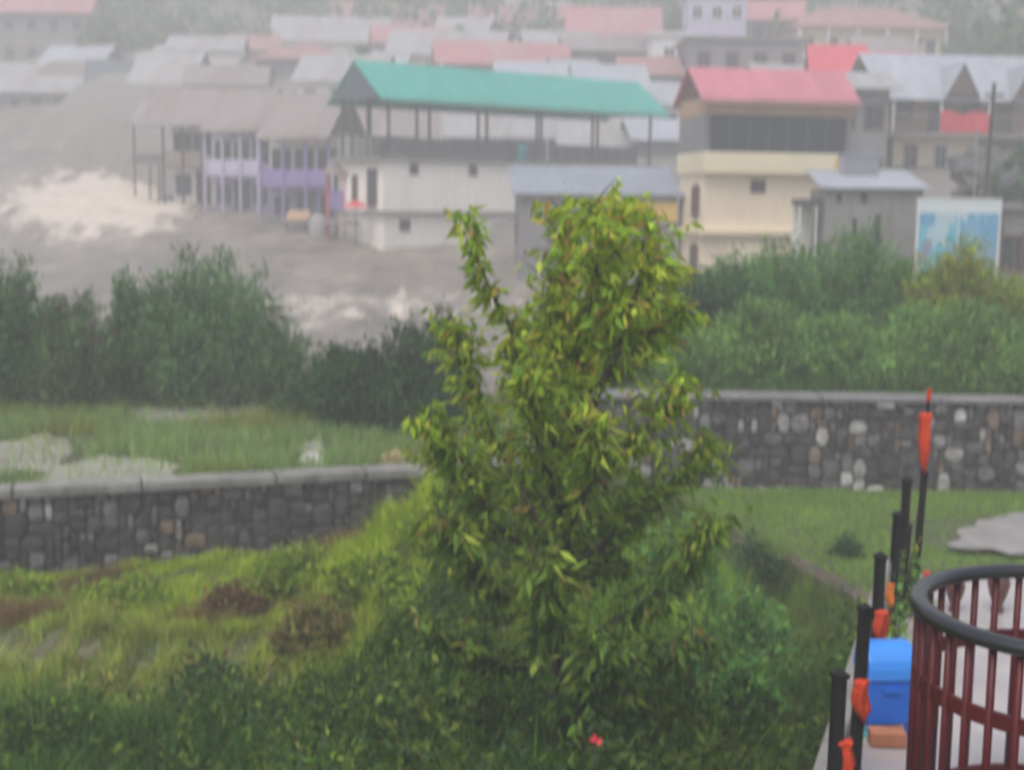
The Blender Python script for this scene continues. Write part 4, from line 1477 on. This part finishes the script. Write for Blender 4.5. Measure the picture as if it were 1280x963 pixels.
shrub('dark green shrub at the left end of the rubble wall below the cream house', 890, 338, 24.6, 150, DARK + GREY[:1], (2, 2, 1, 2), 7500, leaf=(0.14, 0.04), dense=1.5, upright=0.4, group=G2)
shrub('tall feathery green shrub below the cream house front', 985, 305, 25.6, 170, MIDG + GREY[:1], (3, 2, 1, 2), 9500, leaf=(0.15, 0.032), dense=1.7, group=G2)
shrub('tallest shrub in front of the concrete store', 1062, 288, 26.0, 150, MIDG + GREY[:1], (2, 3, 1, 2), 8500, leaf=(0.15, 0.032), dense=1.6, group=G2)
shrub('yellowish olive shrub below the blue hoarding', 1195, 312, 25.0, 165, YEL, (3, 3, 2), 8500, leaf=(0.13, 0.04), dense=1.6, upright=0.5, group=G2)
shrub('olive shrub at the right edge below the brown hut', 1282, 330, 24.6, 120, YEL, (3, 3, 1), 6000, leaf=(0.13, 0.04), dense=1.3, upright=0.5, group=G2)
shrub('light green upright shrub just behind the rubble wall below the blue hoarding', 1150, 392, 23.0, 140, MIDG, (3, 1, 3), 7000, leaf=(0.14, 0.032), dense=1.5, upright=1.0, group=G2)
shrub('light green spray of stems behind the rubble wall right of the flag', 1240, 392, 22.9, 110, MIDG, (3, 1, 3), 5000, leaf=(0.15, 0.032), dense=1.2, upright=1.0, group=G2)
shrub('low pale green weedy shrub on top of the rubble wall left of the flag', 1035, 395, 22.6, 130, MIDG, (2, 1, 4), 5500, leaf=(0.13, 0.032), dense=1.3, upright=0.9, group=G2)
for px_, yt_, d_, w_, lab_ in ((860, 410, 22.5, 120, 'low light green shrub on the wall top right of the fruit tree'), (945, 375, 22.6, 120, 'pale green shrub low on the wall top below the cream house'),
                               (1120, 425, 22.5, 120, 'short bright green shrub on the wall top just left of the flag'), (1195, 378, 22.5, 110, 'bright leafy shrub on the wall top just right of the flag'),
                               (1275, 412, 22.5, 120, 'short light green shrub on the wall top at the right edge')):
    shrub(lab_, px_, yt_, d_, w_, [(0.13, 0.23, 0.06), (0.09, 0.17, 0.045), (0.18, 0.27, 0.08)], (3, 2, 3), 5200, leaf=(0.15, 0.034), dense=1.4, upright=0.8, group=G2)
shrub('tall grey green shrub between the cream house and the concrete store', 930, 318, 27.5, 150, MIDG + GREY[:1], (2, 2, 1, 2), 7000, leaf=(0.15, 0.034), dense=1.5, group=G2)
shrub('green shrub filling the gap below the concrete store and hoarding', 1125, 335, 26.5, 130, MIDG + YEL[:1], (2, 2, 2, 1), 6500, leaf=(0.15, 0.034), dense=1.4, group=G2)
G3 = 'bushy weeds on the near bank'
WEED = [(0.042, 0.078, 0.018), (0.07, 0.115, 0.024), (0.13, 0.18, 0.036)]
LIME = [(0.18, 0.25, 0.035), (0.13, 0.19, 0.03), (0.23, 0.26, 0.06)]
for px_, yt_, d_, w_, c_, lab_ in ((255, 815, 11.6, 95, DARK + [(0.09, 0.05, 0.03)], 'dark brownish bushy weed left of centre in the foreground'),
                                   (60, 880, 10.6, 190, WEED, 'dark leafy weed in the lower left corner'), (185, 905, 10.4, 150, WEED, 'dark weed second from the lower left corner'),
                                   (330, 880, 10.5, 150, WEED, 'leafy green weed along the bottom edge, left of the tree'), (430, 830, 10.7, 130, WEED, 'green weed clump standing left of the tree foot'),
                                   (500, 770, 11.2, 120, WEED, 'broad weed clump between mound and tree foot'), (600, 860, 9.6, 150, WEED, 'dark weed clump at the foot of the tree'),
                                   (800, 850, 9.4, 150, WEED, 'dark weed clump right of the tree foot'), (880, 760, 10.8, 130, MIDG, 'lighter green clump right of the tree'),
                                   (930, 830, 10.0, 120, MIDG, 'light green clump near the terrace edge'), (950, 740, 12.4, 110, MIDG, 'light green clump beside the lawn ledge'),
                                   (855, 640, 13.6, 110, MIDG, 'pale green clump behind the tree on the right'),
                                   (150, 725, 15.2, 130, LIME, 'bright lime weed clump in front of the left wall'), (15, 722, 15.6, 90, LIME, 'lime weed clump at the left edge in front of the wall'),
                                   (375, 690, 15.0, 120, LIME, 'lime weed clump at the left foot of the green mound'), (285, 740, 14.6, 80, [(0.13, 0.08, 0.045), (0.10, 0.07, 0.04), (0.16, 0.14, 0.05)], 'rusty brown weed clump before the left wall'),
                                   (395, 755, 13.0, 110, [(0.13, 0.09, 0.045), (0.12, 0.14, 0.04), (0.17, 0.17, 0.05)], 'brown and olive weed clump below the green mound'), (560, 640, 13.6, 120, LIME, 'leafy lime clump on the green mound'),
                                   (470, 700, 13.4, 110, LIME + WEED[:1], 'mixed green clump on the front of the mound'), (110, 850, 12.0, 120, [(0.2, 0.2, 0.06), (0.14, 0.16, 0.05), (0.24, 0.22, 0.08)], 'pale olive weed clump in the lower left'),
                                   (330, 850, 11.6, 110, [(0.17, 0.19, 0.05), (0.11, 0.15, 0.04), (0.2, 0.2, 0.08)], 'olive green weed clump right of the brownish weed')):
    shrub(lab_, px_, yt_, d_, w_, c_, [3, 3, 1, 2][:len(c_)], 1500, k_=1.3, leaf=(0.10, 0.04), dense=0.6, upright=0.45, name='bushy_weed', group=G3)
for px_, yt_, d_, w_, lab_ in ((1128, 735, 8.1, 26, 'small green weed growing by the fourth black post on the terrace'), (1118, 800, 7.5, 22, 'weed growing behind the blue box on the terrace'),
                               (1146, 690, 9.0, 34, 'yellowish weed at the foot of the flag pole')):
    shrub(lab_, px_, yt_, d_, w_, MIDG + YEL[:1], (3, 1, 2, 2), 320, k_=1.0, base_z=ZT, leaf=(0.06, 0.022), dense=0.25, upright=0.6, name='terrace_weed', group='weeds on the terrace')
for px_, yt_, d_, w_, lab_ in ((1250, 190, 60.0, 80, 'scrubby bush on the dark rock below the long verandah house'), (1258, 190, 54.0, 90, 'scrubby bush on the rock mass above the brown hut'), (1290, 160, 58.0, 80, 'scrubby bush at the right edge below the long verandah house')):
    shrub(lab_, px_, yt_, d_, w_, DARK + GREY[:1], (2, 2, 1, 2), 1800, k_=1.0, leaf=(0.3, 0.12), dense=0.5, upright=0.2, group='scrub on the rocks')
shrub('small dark bush alone on the lawn', 1066, 672, 17.2, 28, DARK, (2, 2, 1), 500, leaf=(0.07, 0.03), upright=0.3, dense=0.4)
shrub('dark bushy weed at the left side of the lawn', 955, 672, 16.4, 60, DARK, (3, 2, 1), 1600, leaf=(0.09, 0.035), upright=0.3, dense=0.7)


# ---- the tall fruit tree ---------------------------------------------------
TD = 9.0
tb = at(692, 940, TD)
tzb = gz(tb.x, TD)
tree = thing('fruit_tree', 'tall leafy fruit tree with drooping yellow green leaves in the centre', 'tree', (tb.x, TD, tzb - 0.05))


def T(px, py, dy=0.0):
    p = at(px, py, TD + dy)
    return Vector((p.x - tb.x, dy, p.z - tzb + 0.05))


limbs = [
    ([(692, 990, 0), (698, 820, 0), (704, 660, 0.05), (722, 480, 0.1), (745, 360, 0.1), (768, 252, 0.15)], 0.055),
    ([(700, 640, 0), (662, 500, -0.15), (640, 420, -0.25), (605, 345, -0.3), (577, 268, -0.3)], 0.03),
    ([(712, 560, 0), (722, 430, 0.3), (706, 330, 0.4), (704, 262, 0.45)], 0.03),
    ([(720, 560, 0), (772, 440, -0.2), (800, 350, -0.25), (812, 268, -0.25)], 0.03),
    ([(735, 420, 0.1), (745, 330, -0.3), (738, 255, -0.4)], 0.02),
    ([(760, 470, 0), (820, 410, 0.2), (852, 388, 0.3)], 0.02),
    ([(700, 690, 0), (630, 580, 0.3), (590, 470, 0.5), (566, 405, 0.55)], 0.03),
    ([(700, 730, 0), (610, 640, -0.4), (575, 570, -0.6), (535, 520, -0.65)], 0.03),
    ([(705, 640, 0), (668, 540, -0.6), (668, 460, -0.75)], 0.02),
    ([(708, 650, 0), (770, 570, -0.3), (820, 520, -0.4), (856, 478, -0.45)], 0.025),
    ([(705, 720, 0), (790, 640, 0.3), (850, 590, 0.45), (888, 556, 0.5)], 0.028),
    ([(702, 700, 0), (742, 600, -0.6), (752, 520, -0.8)], 0.02),
    ([(700, 800, 0), (620, 740, -0.4), (580, 690, -0.6), (545, 650, -0.7)], 0.025),
    ([(700, 810, 0), (800, 760, -0.3), (860, 700, -0.4), (895, 650, -0.5)], 0.025),
    ([(698, 850, 0), (600, 820, -0.5), (530, 800, -0.7)], 0.022),
    ([(700, 850, 0), (800, 830, -0.6), (870, 800, -0.8)], 0.022),
    ([(698, 840, 0), (690, 780, -0.8), (680, 700, -1.0)], 0.022),
    ([(700, 880, 0), (740, 850, -0.9), (760, 800, -1.1)], 0.022),
    ([(704, 640, 0), (690, 540, 0.4), (672, 450, 0.6), (668, 400, 0.7)], 0.022),
    ([(716, 560, 0), (690, 450, 0.2), (688, 340, 0.3)], 0.02),
    ([(730, 500, 0), (790, 420, 0.4), (838, 330, 0.5)], 0.02),
    ([(702, 760, 0), (690, 680, 0.7), (670, 600, 0.9)], 0.022),
    ([(702, 760, 0), (760, 680, 0.7), (800, 600, 0.9)], 0.022),
]
tw = MB()
P, A, HT = [], [], []
for li, (pts, r0) in enumerate(limbs):
    q = [T(*p) for p in pts]
    fine = []
    for i in range(len(q) - 1):
        for k in range(4):
            fine.append(q[i].lerp(q[i + 1], k / 4))
    fine.append(q[-1])
    for i in range(1, len(fine) - 1):
        fine[i] = fine[i] + Vector((random.gauss(0, 0.012), random.gauss(0, 0.012), random.gauss(0, 0.008)))
    m = len(fine)
    tw.tube(fine, [lerp(r0, 0.005, (i / (m - 1)) ** 0.8) for i in range(m)], 7)
    start = 0.30 if li == 0 else 0.18
    tot = sum((fine[i + 1] - fine[i]).length for i in range(m - 1))
    nt_ = int(tot / ((0.017 if li > 11 else 0.022) if li else 0.019))
    for k in range(nt_):
        u = lerp(start, 1.0, (k + random.random()) / nt_)
        i = min(m - 2, int(u * (m - 1)))
        p0 = fine[i].lerp(fine[i + 1], u * (m - 1) - i)
        dr = (fine[i + 1] - fine[i]).normalized()
        sd = Vector((random.gauss(0, 1), random.gauss(0, 1), random.gauss(0, 0.5)))
        sd = (sd - dr * sd.dot(dr)).normalized()
        if li == 1 and u > 0.5 and random.random() < 0.5:
            continue
        ln = random.uniform(0.10, 0.42) * (1.2 - 0.6 * u) * (0.55 if li == 1 else 1.0)
        e = p0 + (dr * 0.55 + sd * 0.9 + Vector((0, 0, 0.15))).normalized() * ln
        if random.random() < 0.35:
            tw.tube([p0, p0.lerp(e, 0.5) + Vector((0, 0, 0.012)), e], [0.005, 0.004, 0.002], 4)
        nl = random.randint(6, 11)
        for j in range(nl):
            v = (j + random.random()) / nl
            c = p0.lerp(e, v)
            P.append((c.x + random.gauss(0, 0.018), c.y + random.gauss(0, 0.018), c.z + random.gauss(0, 0.015)))
            o = (sd * 0.6 + dr * 0.2 + Vector((random.gauss(0, 0.45), random.gauss(0, 0.45), -0.75 + random.gauss(0, 0.35))))
            A.append(tuple(o))
            HT.append(v)
tw.build('trunk', M['bark'], tree, True)
P, A, HT = np.array(P), np.array(A), np.array(HT)
m = len(P)
# young yellow green growth towards the top and outside, older dark leaves lower
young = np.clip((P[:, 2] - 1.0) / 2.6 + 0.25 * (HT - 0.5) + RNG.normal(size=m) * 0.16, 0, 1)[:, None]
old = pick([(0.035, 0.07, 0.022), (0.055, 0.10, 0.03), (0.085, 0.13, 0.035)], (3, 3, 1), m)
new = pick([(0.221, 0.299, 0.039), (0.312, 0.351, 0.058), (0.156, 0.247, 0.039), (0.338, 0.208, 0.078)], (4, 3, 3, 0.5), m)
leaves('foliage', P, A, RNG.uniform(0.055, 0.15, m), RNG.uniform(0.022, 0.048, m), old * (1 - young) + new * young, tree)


# ---- grass -----------------------------------------------------------------
def blades(name, x, y, h, w, tint, lean=0.35, z=None):
    n = len(x)
    z = ground_z(x, y) if z is None else z
    q = RNG.uniform(0, 2 * np.pi, n)
    dx, dy = np.cos(q), np.sin(q)
    lq = RNG.uniform(0, 2 * np.pi, n)
    ln = np.abs(RNG.normal(size=n)) * lean * h
    lx, ly = np.cos(lq) * ln, np.sin(lq) * ln
    b = np.stack([x, y, z - 0.02], -1)
    s = np.stack([dx * w / 2, dy * w / 2, 0 * w], -1)
    mid = b + np.stack([lx * 0.3, ly * 0.3, h * 0.55], -1)
    tip = b + np.stack([lx, ly, h], -1)
    v = np.stack([b - s, b + s, mid + s * 0.75, mid - s * 0.75, tip], 1).reshape(-1, 3)
    o = np.arange(n)[:, None] * 5
    f = np.concatenate([o + [0, 1, 2], o + [0, 2, 3], o + [3, 2, 4]], 0)
    g = np.repeat(tint, 5, 0)
    return np_mesh(name, M['blade'], v, f, g)


def scatter(n, x0, x1, y0, y1, ok=None):
    x, y = RNG.uniform(x0, x1, n), RNG.uniform(y0, y1, n)
    if ok is not None:
        k = ok(x, y)
        x, y = x[k], y[k]
    return x, y


def wall_l(x):
    return WL0.y + (x - WL0.x) / (WL1.x - WL0.x) * (WL1.y - WL0.y)


def terr(x, y):
    """inside the terrace"""
    return (x > 0.0 + (y - 2.2) * 0.351 - 0.05) & (y < 10.15)


def lawn_edge(y):
    return np.interp(y, [9, 15.3, 17.4, 20, 22], [3.2, 4.05, 3.55, 2.6, 2.2])


def onview(x, y):
    return np.abs(x) < 0.40 * y + 0.6


ok_near = lambda x, y: (y < wall_l(x) - 0.12) & ~terr(x, y) & (x < lawn_edge(y) - 0.15) & onview(x, y) & (y > 6.5)
x, y = scatter(330000, -7.5, 4.2, 6.5, 19.5, ok_near)
n = len(x)
pt = fbm(x, y, 0.9, 31)
pt2 = fbm(x, y, 1.7, 32)
mound = np.exp(-((x + 0.45) / 1.8) ** 2 - ((y - 14.6) / 2.2) ** 2)
lime = pick([(0.235, 0.30, 0.035), (0.17, 0.24, 0.03), (0.28, 0.31, 0.06)], (3, 3, 1), n)
olive = pick([(0.19, 0.21, 0.05), (0.14, 0.19, 0.04), (0.24, 0.22, 0.075)], (3, 3, 1), n)
deep = pick([(0.04, 0.085, 0.02), (0.065, 0.125, 0.028), (0.028, 0.055, 0.018)], (3, 2, 2), n)
red = pick([(0.12, 0.07, 0.04), (0.095, 0.06, 0.035)], (1, 1), n)
left = 1 - sstep(-1.6, -0.6, x)
yb = y + 0.25 * pt
wl_ = np.clip(mound * 1.5 + sstep(-0.05, 0.4, pt) * sstep(13.6, 14.2, yb) * (x < 0.4), 0, 1)[:, None]
wd_ = np.clip(left * (1 - sstep(11.1, 11.6, yb + 0.3 * pt2)) + (1 - left) * sstep(-0.1, 0.4, pt2 + 0.1) * (1 - sstep(11.5, 14.0, y)) + sstep(0.6, 1.4, x) * 0.7 * (1 - mound), 0, 1)[:, None]
wr_ = (np.clip(sstep(0.02, 0.3, fbm(x, y, 1.6, 33)) * 0.9, 0, 1) * (x < 0.2) * (y > 13.4) * (1 - np.clip(mound * 1.6, 0, 1)))[:, None]
c = olive * (1 - wl_) + lime * wl_
c = c * (1 - wr_) + red * wr_
c = c * (1 - wd_) + deep * wd_
tuft = fbm(x, y, 5.5, 34)
c = c * np.clip(1 + 0.45 * tuft + 0.25 * fbm(x, y, 12, 35), 0.35, 1.8)[:, None]
hgt = (0.13 + 0.17 * RNG.random(n)) * np.clip(1 + 0.7 * tuft, 0.35, 2) * (0.8 + 0.9 * wd_[:, 0]) * (1 + 0.2 * mound)
hgt = hgt * np.clip(1 + 0.55 * fbm(x, y, 2.4, 36), 0.4, 1.8)
hgt = hgt * (1 - 0.45 * sstep(15.5, 16.6, y) * (x < -1.2))
bare = (np.exp(-((y + 0.2 * np.sin(x * 1.3) - 13.3) / 0.20) ** 2) * (x < -2.6) * 1.1 * sstep(-0.5, 0.1, fbm(x, y, 1.4, 77)) > RNG.random(n)) | ((tuft < -0.45) & (RNG.random(n) < 0.4))
k = ~bare
g = blades('grass', x[k], y[k], hgt[k], RNG.uniform(0.008, 0.016, k.sum()), c[k], 0.45)
tag(g, 'tall lime, olive and dark green grass covering the near bank', 'grass', kind='stuff')

x, y = scatter(90000, -12, 3.2, 16.5, 27.5, lambda x, y: (y > wall_l(x) + 0.36) & onview(x, y) & ~((x > 1.6) & (y < 21.7)))
n = len(x)
pool = np.zeros(n, bool)
for o in bpy.data.objects:
    if o.name.startswith('puddle'):
        co = np.array([v.co[:2] for v in o.data.vertices])
        cc = co[0]
        ext = np.abs(co - cc).max(0)
        pool |= (((x - cc[0]) / ext[0]) ** 2 + ((y - cc[1]) / ext[1]) ** 2 < 0.95) & (RNG.random(n) < 0.88)
k = ~pool
x, y = x[k], y[k]
n = len(x)
c = pick([(0.143, 0.221, 0.072), (0.195, 0.260, 0.098), (0.117, 0.195, 0.058), (0.221, 0.221, 0.104)], (3, 3, 2, 1), n)
yl = sstep(0.1, 0.5, fbm(x, y, 1.2, 41))[:, None]
c = c * (1 - yl) + pick([(0.14, 0.17, 0.04), (0.17, 0.18, 0.05)], (1, 1), n) * yl
g = blades('field_grass', x, y, RNG.uniform(0.14, 0.34, n) * (1 + 0.3 * yl[:, 0]), RNG.uniform(0.012, 0.022, n), c, 0.4)
tag(g, 'greyish green field grass behind the left wall', 'grass', kind='stuff')

pth = bpy.data.objects['path']
pv = np.array([v.co[:2] for v in pth.data.vertices])
pc, pe = pv[0], np.abs(pv - pv[0]).max(0)
x, y = scatter(120000, 2.2, 9.5, 10.2, 21.3, lambda x, y: (x > lawn_edge(y) + 0.1) & onview(x, y) & ~terr(x, y))
k = ~((((x - pc[0]) / pe[0]) ** 2 + ((y - pc[1]) / pe[1]) ** 2 < 0.6) & (RNG.random(len(x)) < 0.8))
x, y = x[k], y[k]
n = len(x)
g = blades('lawn_grass', x, y, RNG.uniform(0.03, 0.085, n), RNG.uniform(0.010, 0.018, n), pick([(0.14, 0.24, 0.045), (0.18, 0.27, 0.05), (0.11, 0.19, 0.04)], (3, 2, 2), n), 0.6)
tag(g, 'short green lawn grass in front of the rubble wall', 'grass', kind='stuff')
x, y = scatter(26000, 2.0, 10.5, 21.75, 24.5, onview)
n = len(x)
g = blades('bank_grass', x, y, RNG.uniform(0.12, 0.42, n), RNG.uniform(0.012, 0.022, n), pick([(0.06, 0.11, 0.03), (0.09, 0.15, 0.035), (0.05, 0.085, 0.028)], (3, 2, 2), n), 0.45)
tag(g, 'weedy grass along the top of the rubble wall', 'grass', kind='stuff')

# broad leaved weeds, dark, under and beside the tree
ok_w = lambda x, y: ok_near(x, y) & (fbm(x, y, 1.1, 51) * 1.3 + 0.22 * (x + 0.6) - 0.25 * (y - 9.6) > -0.05) | (ok_near(x, y) & (x < -0.8) & (y < 11.0 + 0.5 * fbm(x, y, 1.6, 58)))
x, y = scatter(23000, -5.2, 4.0, 6.8, 16, ok_w)
n = len(x)
per = 6
zz = ground_z(x, y)
hh_ = RNG.uniform(0.25, 0.75, n) * (1 + 0.5 * fbm(x, y, 1.6, 52))
PX = np.repeat(np.stack([x, y, zz], -1), per, 0)
PX[:, 2] += np.tile(np.linspace(0.25, 1.0, per), n) * np.repeat(hh_, per)
PX[:, :2] += RNG.normal(size=(n * per, 2)) * 0.045
ax = RNG.normal(size=(n * per, 3)) * 0.7 + np.array([0, 0, 0.25])
c = np.repeat(pick([(0.036, 0.066, 0.018), (0.055, 0.095, 0.022), (0.105, 0.150, 0.032), (0.170, 0.210, 0.050), (0.055, 0.095, 0.045)], (4, 4, 2, 1, 1.5), n), per, 0) * RNG.uniform(0.6, 1.3, (n * per, 1))
w_ = leaves('weeds', PX, ax, RNG.uniform(0.06, 0.13, n * per), RNG.uniform(0.022, 0.05, n * per), c)
tag(w_, 'dark broad leaved weeds on the bank round the fruit tree', 'weeds', kind='stuff')

# tall soft grass and stems standing out of the weeds
x, y = scatter(60000, -5.5, 4.2, 6.8, 16.5, lambda x, y: ok_near(x, y) & (x < lawn_edge(y) - 0.9) & ((fbm(x, y, 1.4, 55) + 0.35 * (x - 0.2) - 0.12 * (y - 10) > -0.25) | ((x < -1.2) & (y < 11.3 + 0.3 * fbm(x, y, 2.0, 57)) & (RNG.random(len(x)) < 0.35))))
n = len(x)
tt = fbm(x, y, 1.9, 56)
c = pick([(0.112, 0.237, 0.037), (0.075, 0.163, 0.035), (0.175, 0.312, 0.056), (0.050, 0.100, 0.030), (0.250, 0.288, 0.075)], (4, 4, 2, 3, 1), n) * (1 + 0.35 * tt)[:, None]
c = c * (0.80 + 0.2 * sstep(10.8, 12.5, y))[:, None] * np.array([1.18, 1.0, 0.9])
g = blades('tall_grass', x, y, RNG.uniform(0.3, 0.75, n) * (1 + 0.4 * tt) * (0.7 + 0.3 * sstep(9.5, 11.5, y)), RNG.uniform(0.007, 0.016, n), np.clip(c, 0.004, 1), 0.4)
tag(g, 'tall green grass standing among the weeds below the fruit tree', 'grass', kind='stuff')

# a single red flower among the weeds
p = at(746, 926, 7.4)
t = thing('red_flower', 'single red flower among the dark weeds at the bottom', 'flower', (p.x, p.y, p.z))
pet = MB()
for k in range(4):
    q = 2 * math.pi * k / 4 + 0.5 * (k % 2)
    u, v = Vector((math.cos(q), math.sin(q), 0.35)), Vector((-math.sin(q), math.cos(q), 0))
    pet.add([(0, 0, 0), u * 0.022 + v * 0.013, u * (0.03 + 0.012 * (k % 3)) + Vector((0, 0, 0.006)), u * 0.022 - v * 0.013], [(0, 1, 2, 3)])
pet.build('petals', M['red_cloth'], t).rotation_euler = (R(55), 0, 0)
MB().tube([(0, 0, 0), (0.01, 0.02, -0.2), (0.02, 0.03, -0.5)], [0.004, 0.004, 0.005], 5).build('stem', M['bark'], t)

G4 = 'trees standing among the hillside houses'
FARG = [(0.05, 0.11, 0.035), (0.08, 0.15, 0.045), (0.11, 0.19, 0.06)]
for px_, yt_, d_, w_, lab_ in ((140, 20, 131, 60, 'hazy green tree right of the top left house'), (182, 34, 134, 60, 'hazy tree behind the pale roof at upper left'), (228, 22, 140, 70, 'tall faint tree at the top left above the thin light roof'),
                               (285, 26, 144, 60, 'faint tree left of the broad pale roofed house'), (330, 34, 140, 40, 'small faint tree beside the broad pale roof'), (452, 60, 116, 36, 'small tree left of the green roof apex'),
                               (568, 34, 132, 36, 'small tree between the roofs at the top centre'), (832, 12, 128, 36, 'small tree left of the tall pale blue house'), (958, 14, 126, 44, 'tree between the pale blue house and the hip roofed house'),
                               (1178, 26, 112, 50, 'green tree right of the pillared hip roofed house'), (1212, 16, 110, 66, 'broad green tree on the slope at the top right'), (1252, 24, 108, 60, 'green tree near the top right corner'), (1285, 10, 112, 60, 'tree at the top right edge of the photo'),
                               (1235, 46, 98, 60, 'low bushy tree just above the long galvanised roof')):
    b_ = at(px_, 480, d_)
    zt_ = at(px_, yt_, d_).z
    h_ = max(3.0, min(9.0, zt_ - gz(b_.x, d_)))
    shrub(lab_, px_, yt_, d_, w_, FARG, (3, 3, 2), 900, k_=1.0, base_z=zt_ - h_, leaf=(0.55, 0.3), dense=0.4, upright=0.3, name='tree', group=G4)
for o_ in bpy.data.objects:
    if o_.name.split('.')[0] == 'tree':
        o_['category'] = 'tree'
        for c_ in o_.children:
            if c_.name.startswith('foliage'):
                c_.name = 'crown'
            if c_.name.startswith('stems'):
                c_.name = 'trunk'

# wooded slopes far behind
def wood(name, label, n, x0, x1, y0, y1, seed):
    x, y = scatter(n, x0, x1, y0, y1)
    k = fbm(x, y, 0.12, seed) > -0.35
    x, y = x[k], y[k]
    n = len(x)
    per = 26
    zz = ground_z(x, y)
    r_ = RNG.uniform(1.2, 3.2, n)
    d3 = unit(RNG.normal(size=(n * per, 3))) * RNG.uniform(0.4, 1, (n * per, 1)) * np.repeat(r_, per)[:, None]
    pos = np.repeat(np.stack([x, y, zz + r_ * 1.0], -1), per, 0) + d3 * np.array([1, 1, 1.3])
    c = pick([(0.03, 0.07, 0.025), (0.05, 0.105, 0.03), (0.075, 0.13, 0.04)], (2, 2, 1), n * per)
    o = leaves(name, pos, RNG.normal(size=(n * per, 3)), RNG.uniform(0.8, 1.7, n * per), RNG.uniform(0.5, 1.0, n * per), c)
    return tag(o, label, 'trees', kind='stuff')


wood('hillside_wood', 'misty wood covering the slope at the top right', 520, 34, 110, 96, 190, 61)
wood('mountain_wood', 'pale misty wood on the mountain at the top left', 1500, -120, 60, 146, 285, 62)

# ------------------------------------------------------------------ haze
hz = MB().box(-165, 165, -20, 310, -12, 112).build('haze', None) if False else None
mb = MB().box(-165, 165, -24, 312, -3, 84)
hm = bpy.data.materials.new('haze')
hm.use_nodes = True
nt = hm.node_tree
for nd in list(nt.nodes):
    if nd.type != 'OUTPUT_MATERIAL':
        nt.nodes.remove(nd)
pv_ = nt.nodes.new('ShaderNodeVolumePrincipled')
pv_.inputs['Color'].default_value = (0.87, 0.87, 0.865, 1)
pv_.inputs['Density'].default_value = 0.0063
pv_.inputs['Anisotropy'].default_value = 0.1
nt.links.new(pv_.outputs[0], nt.nodes['Material Output'].inputs['Volume'])
hz = mb.build('haze', hm)
tag(hz, kind='stuff')

# ------------------------------------------------------------------ light
w = bpy.data.worlds.new('World')
SC.world = w
w.use_nodes = True
wn = w.node_tree
bg = wn.nodes['Background']
sky = wn.nodes.new('ShaderNodeTexSky')
sky.sky_type = 'NISHITA'
sky.sun_disc = False
SUN_EL, SUN_AZ = R(62), R(205)
sky.sun_elevation = SUN_EL
sky.sun_rotation = SUN_AZ
sky.air_density = 1.0
sky.dust_density = 4.2
sky.ozone_density = 1.0
wn.links.new(sky.outputs[0], bg.inputs[0])
bg.inputs[1].default_value = 0.15
sd = bpy.data.lights.new('sun', 'SUN')
sd.energy = 1.5
sd.angle = R(28)
sd.color = (1.0, 0.97, 0.93)
so = bpy.data.objects.new('sun', sd)
COL.objects.link(so)
so.location = (0, -30, 60)
dv = Vector((math.sin(SUN_AZ) * math.cos(SUN_EL), math.cos(SUN_AZ) * math.cos(SUN_EL), math.sin(SUN_EL)))
so.rotation_euler = dv.to_track_quat('Z', 'Y').to_euler()

SC.view_settings.view_transform = 'Standard'
SC.view_settings.look = 'None'
SC.view_settings.exposure = 0.66
SC.view_settings.gamma = 1.0
SC.cycles.use_denoising = True
SC.cycles.max_bounces = 8
SC.cycles.volume_bounces = 3
SC.cycles.diffuse_bounces = 3
SC.cycles.transparent_max_bounces = 4
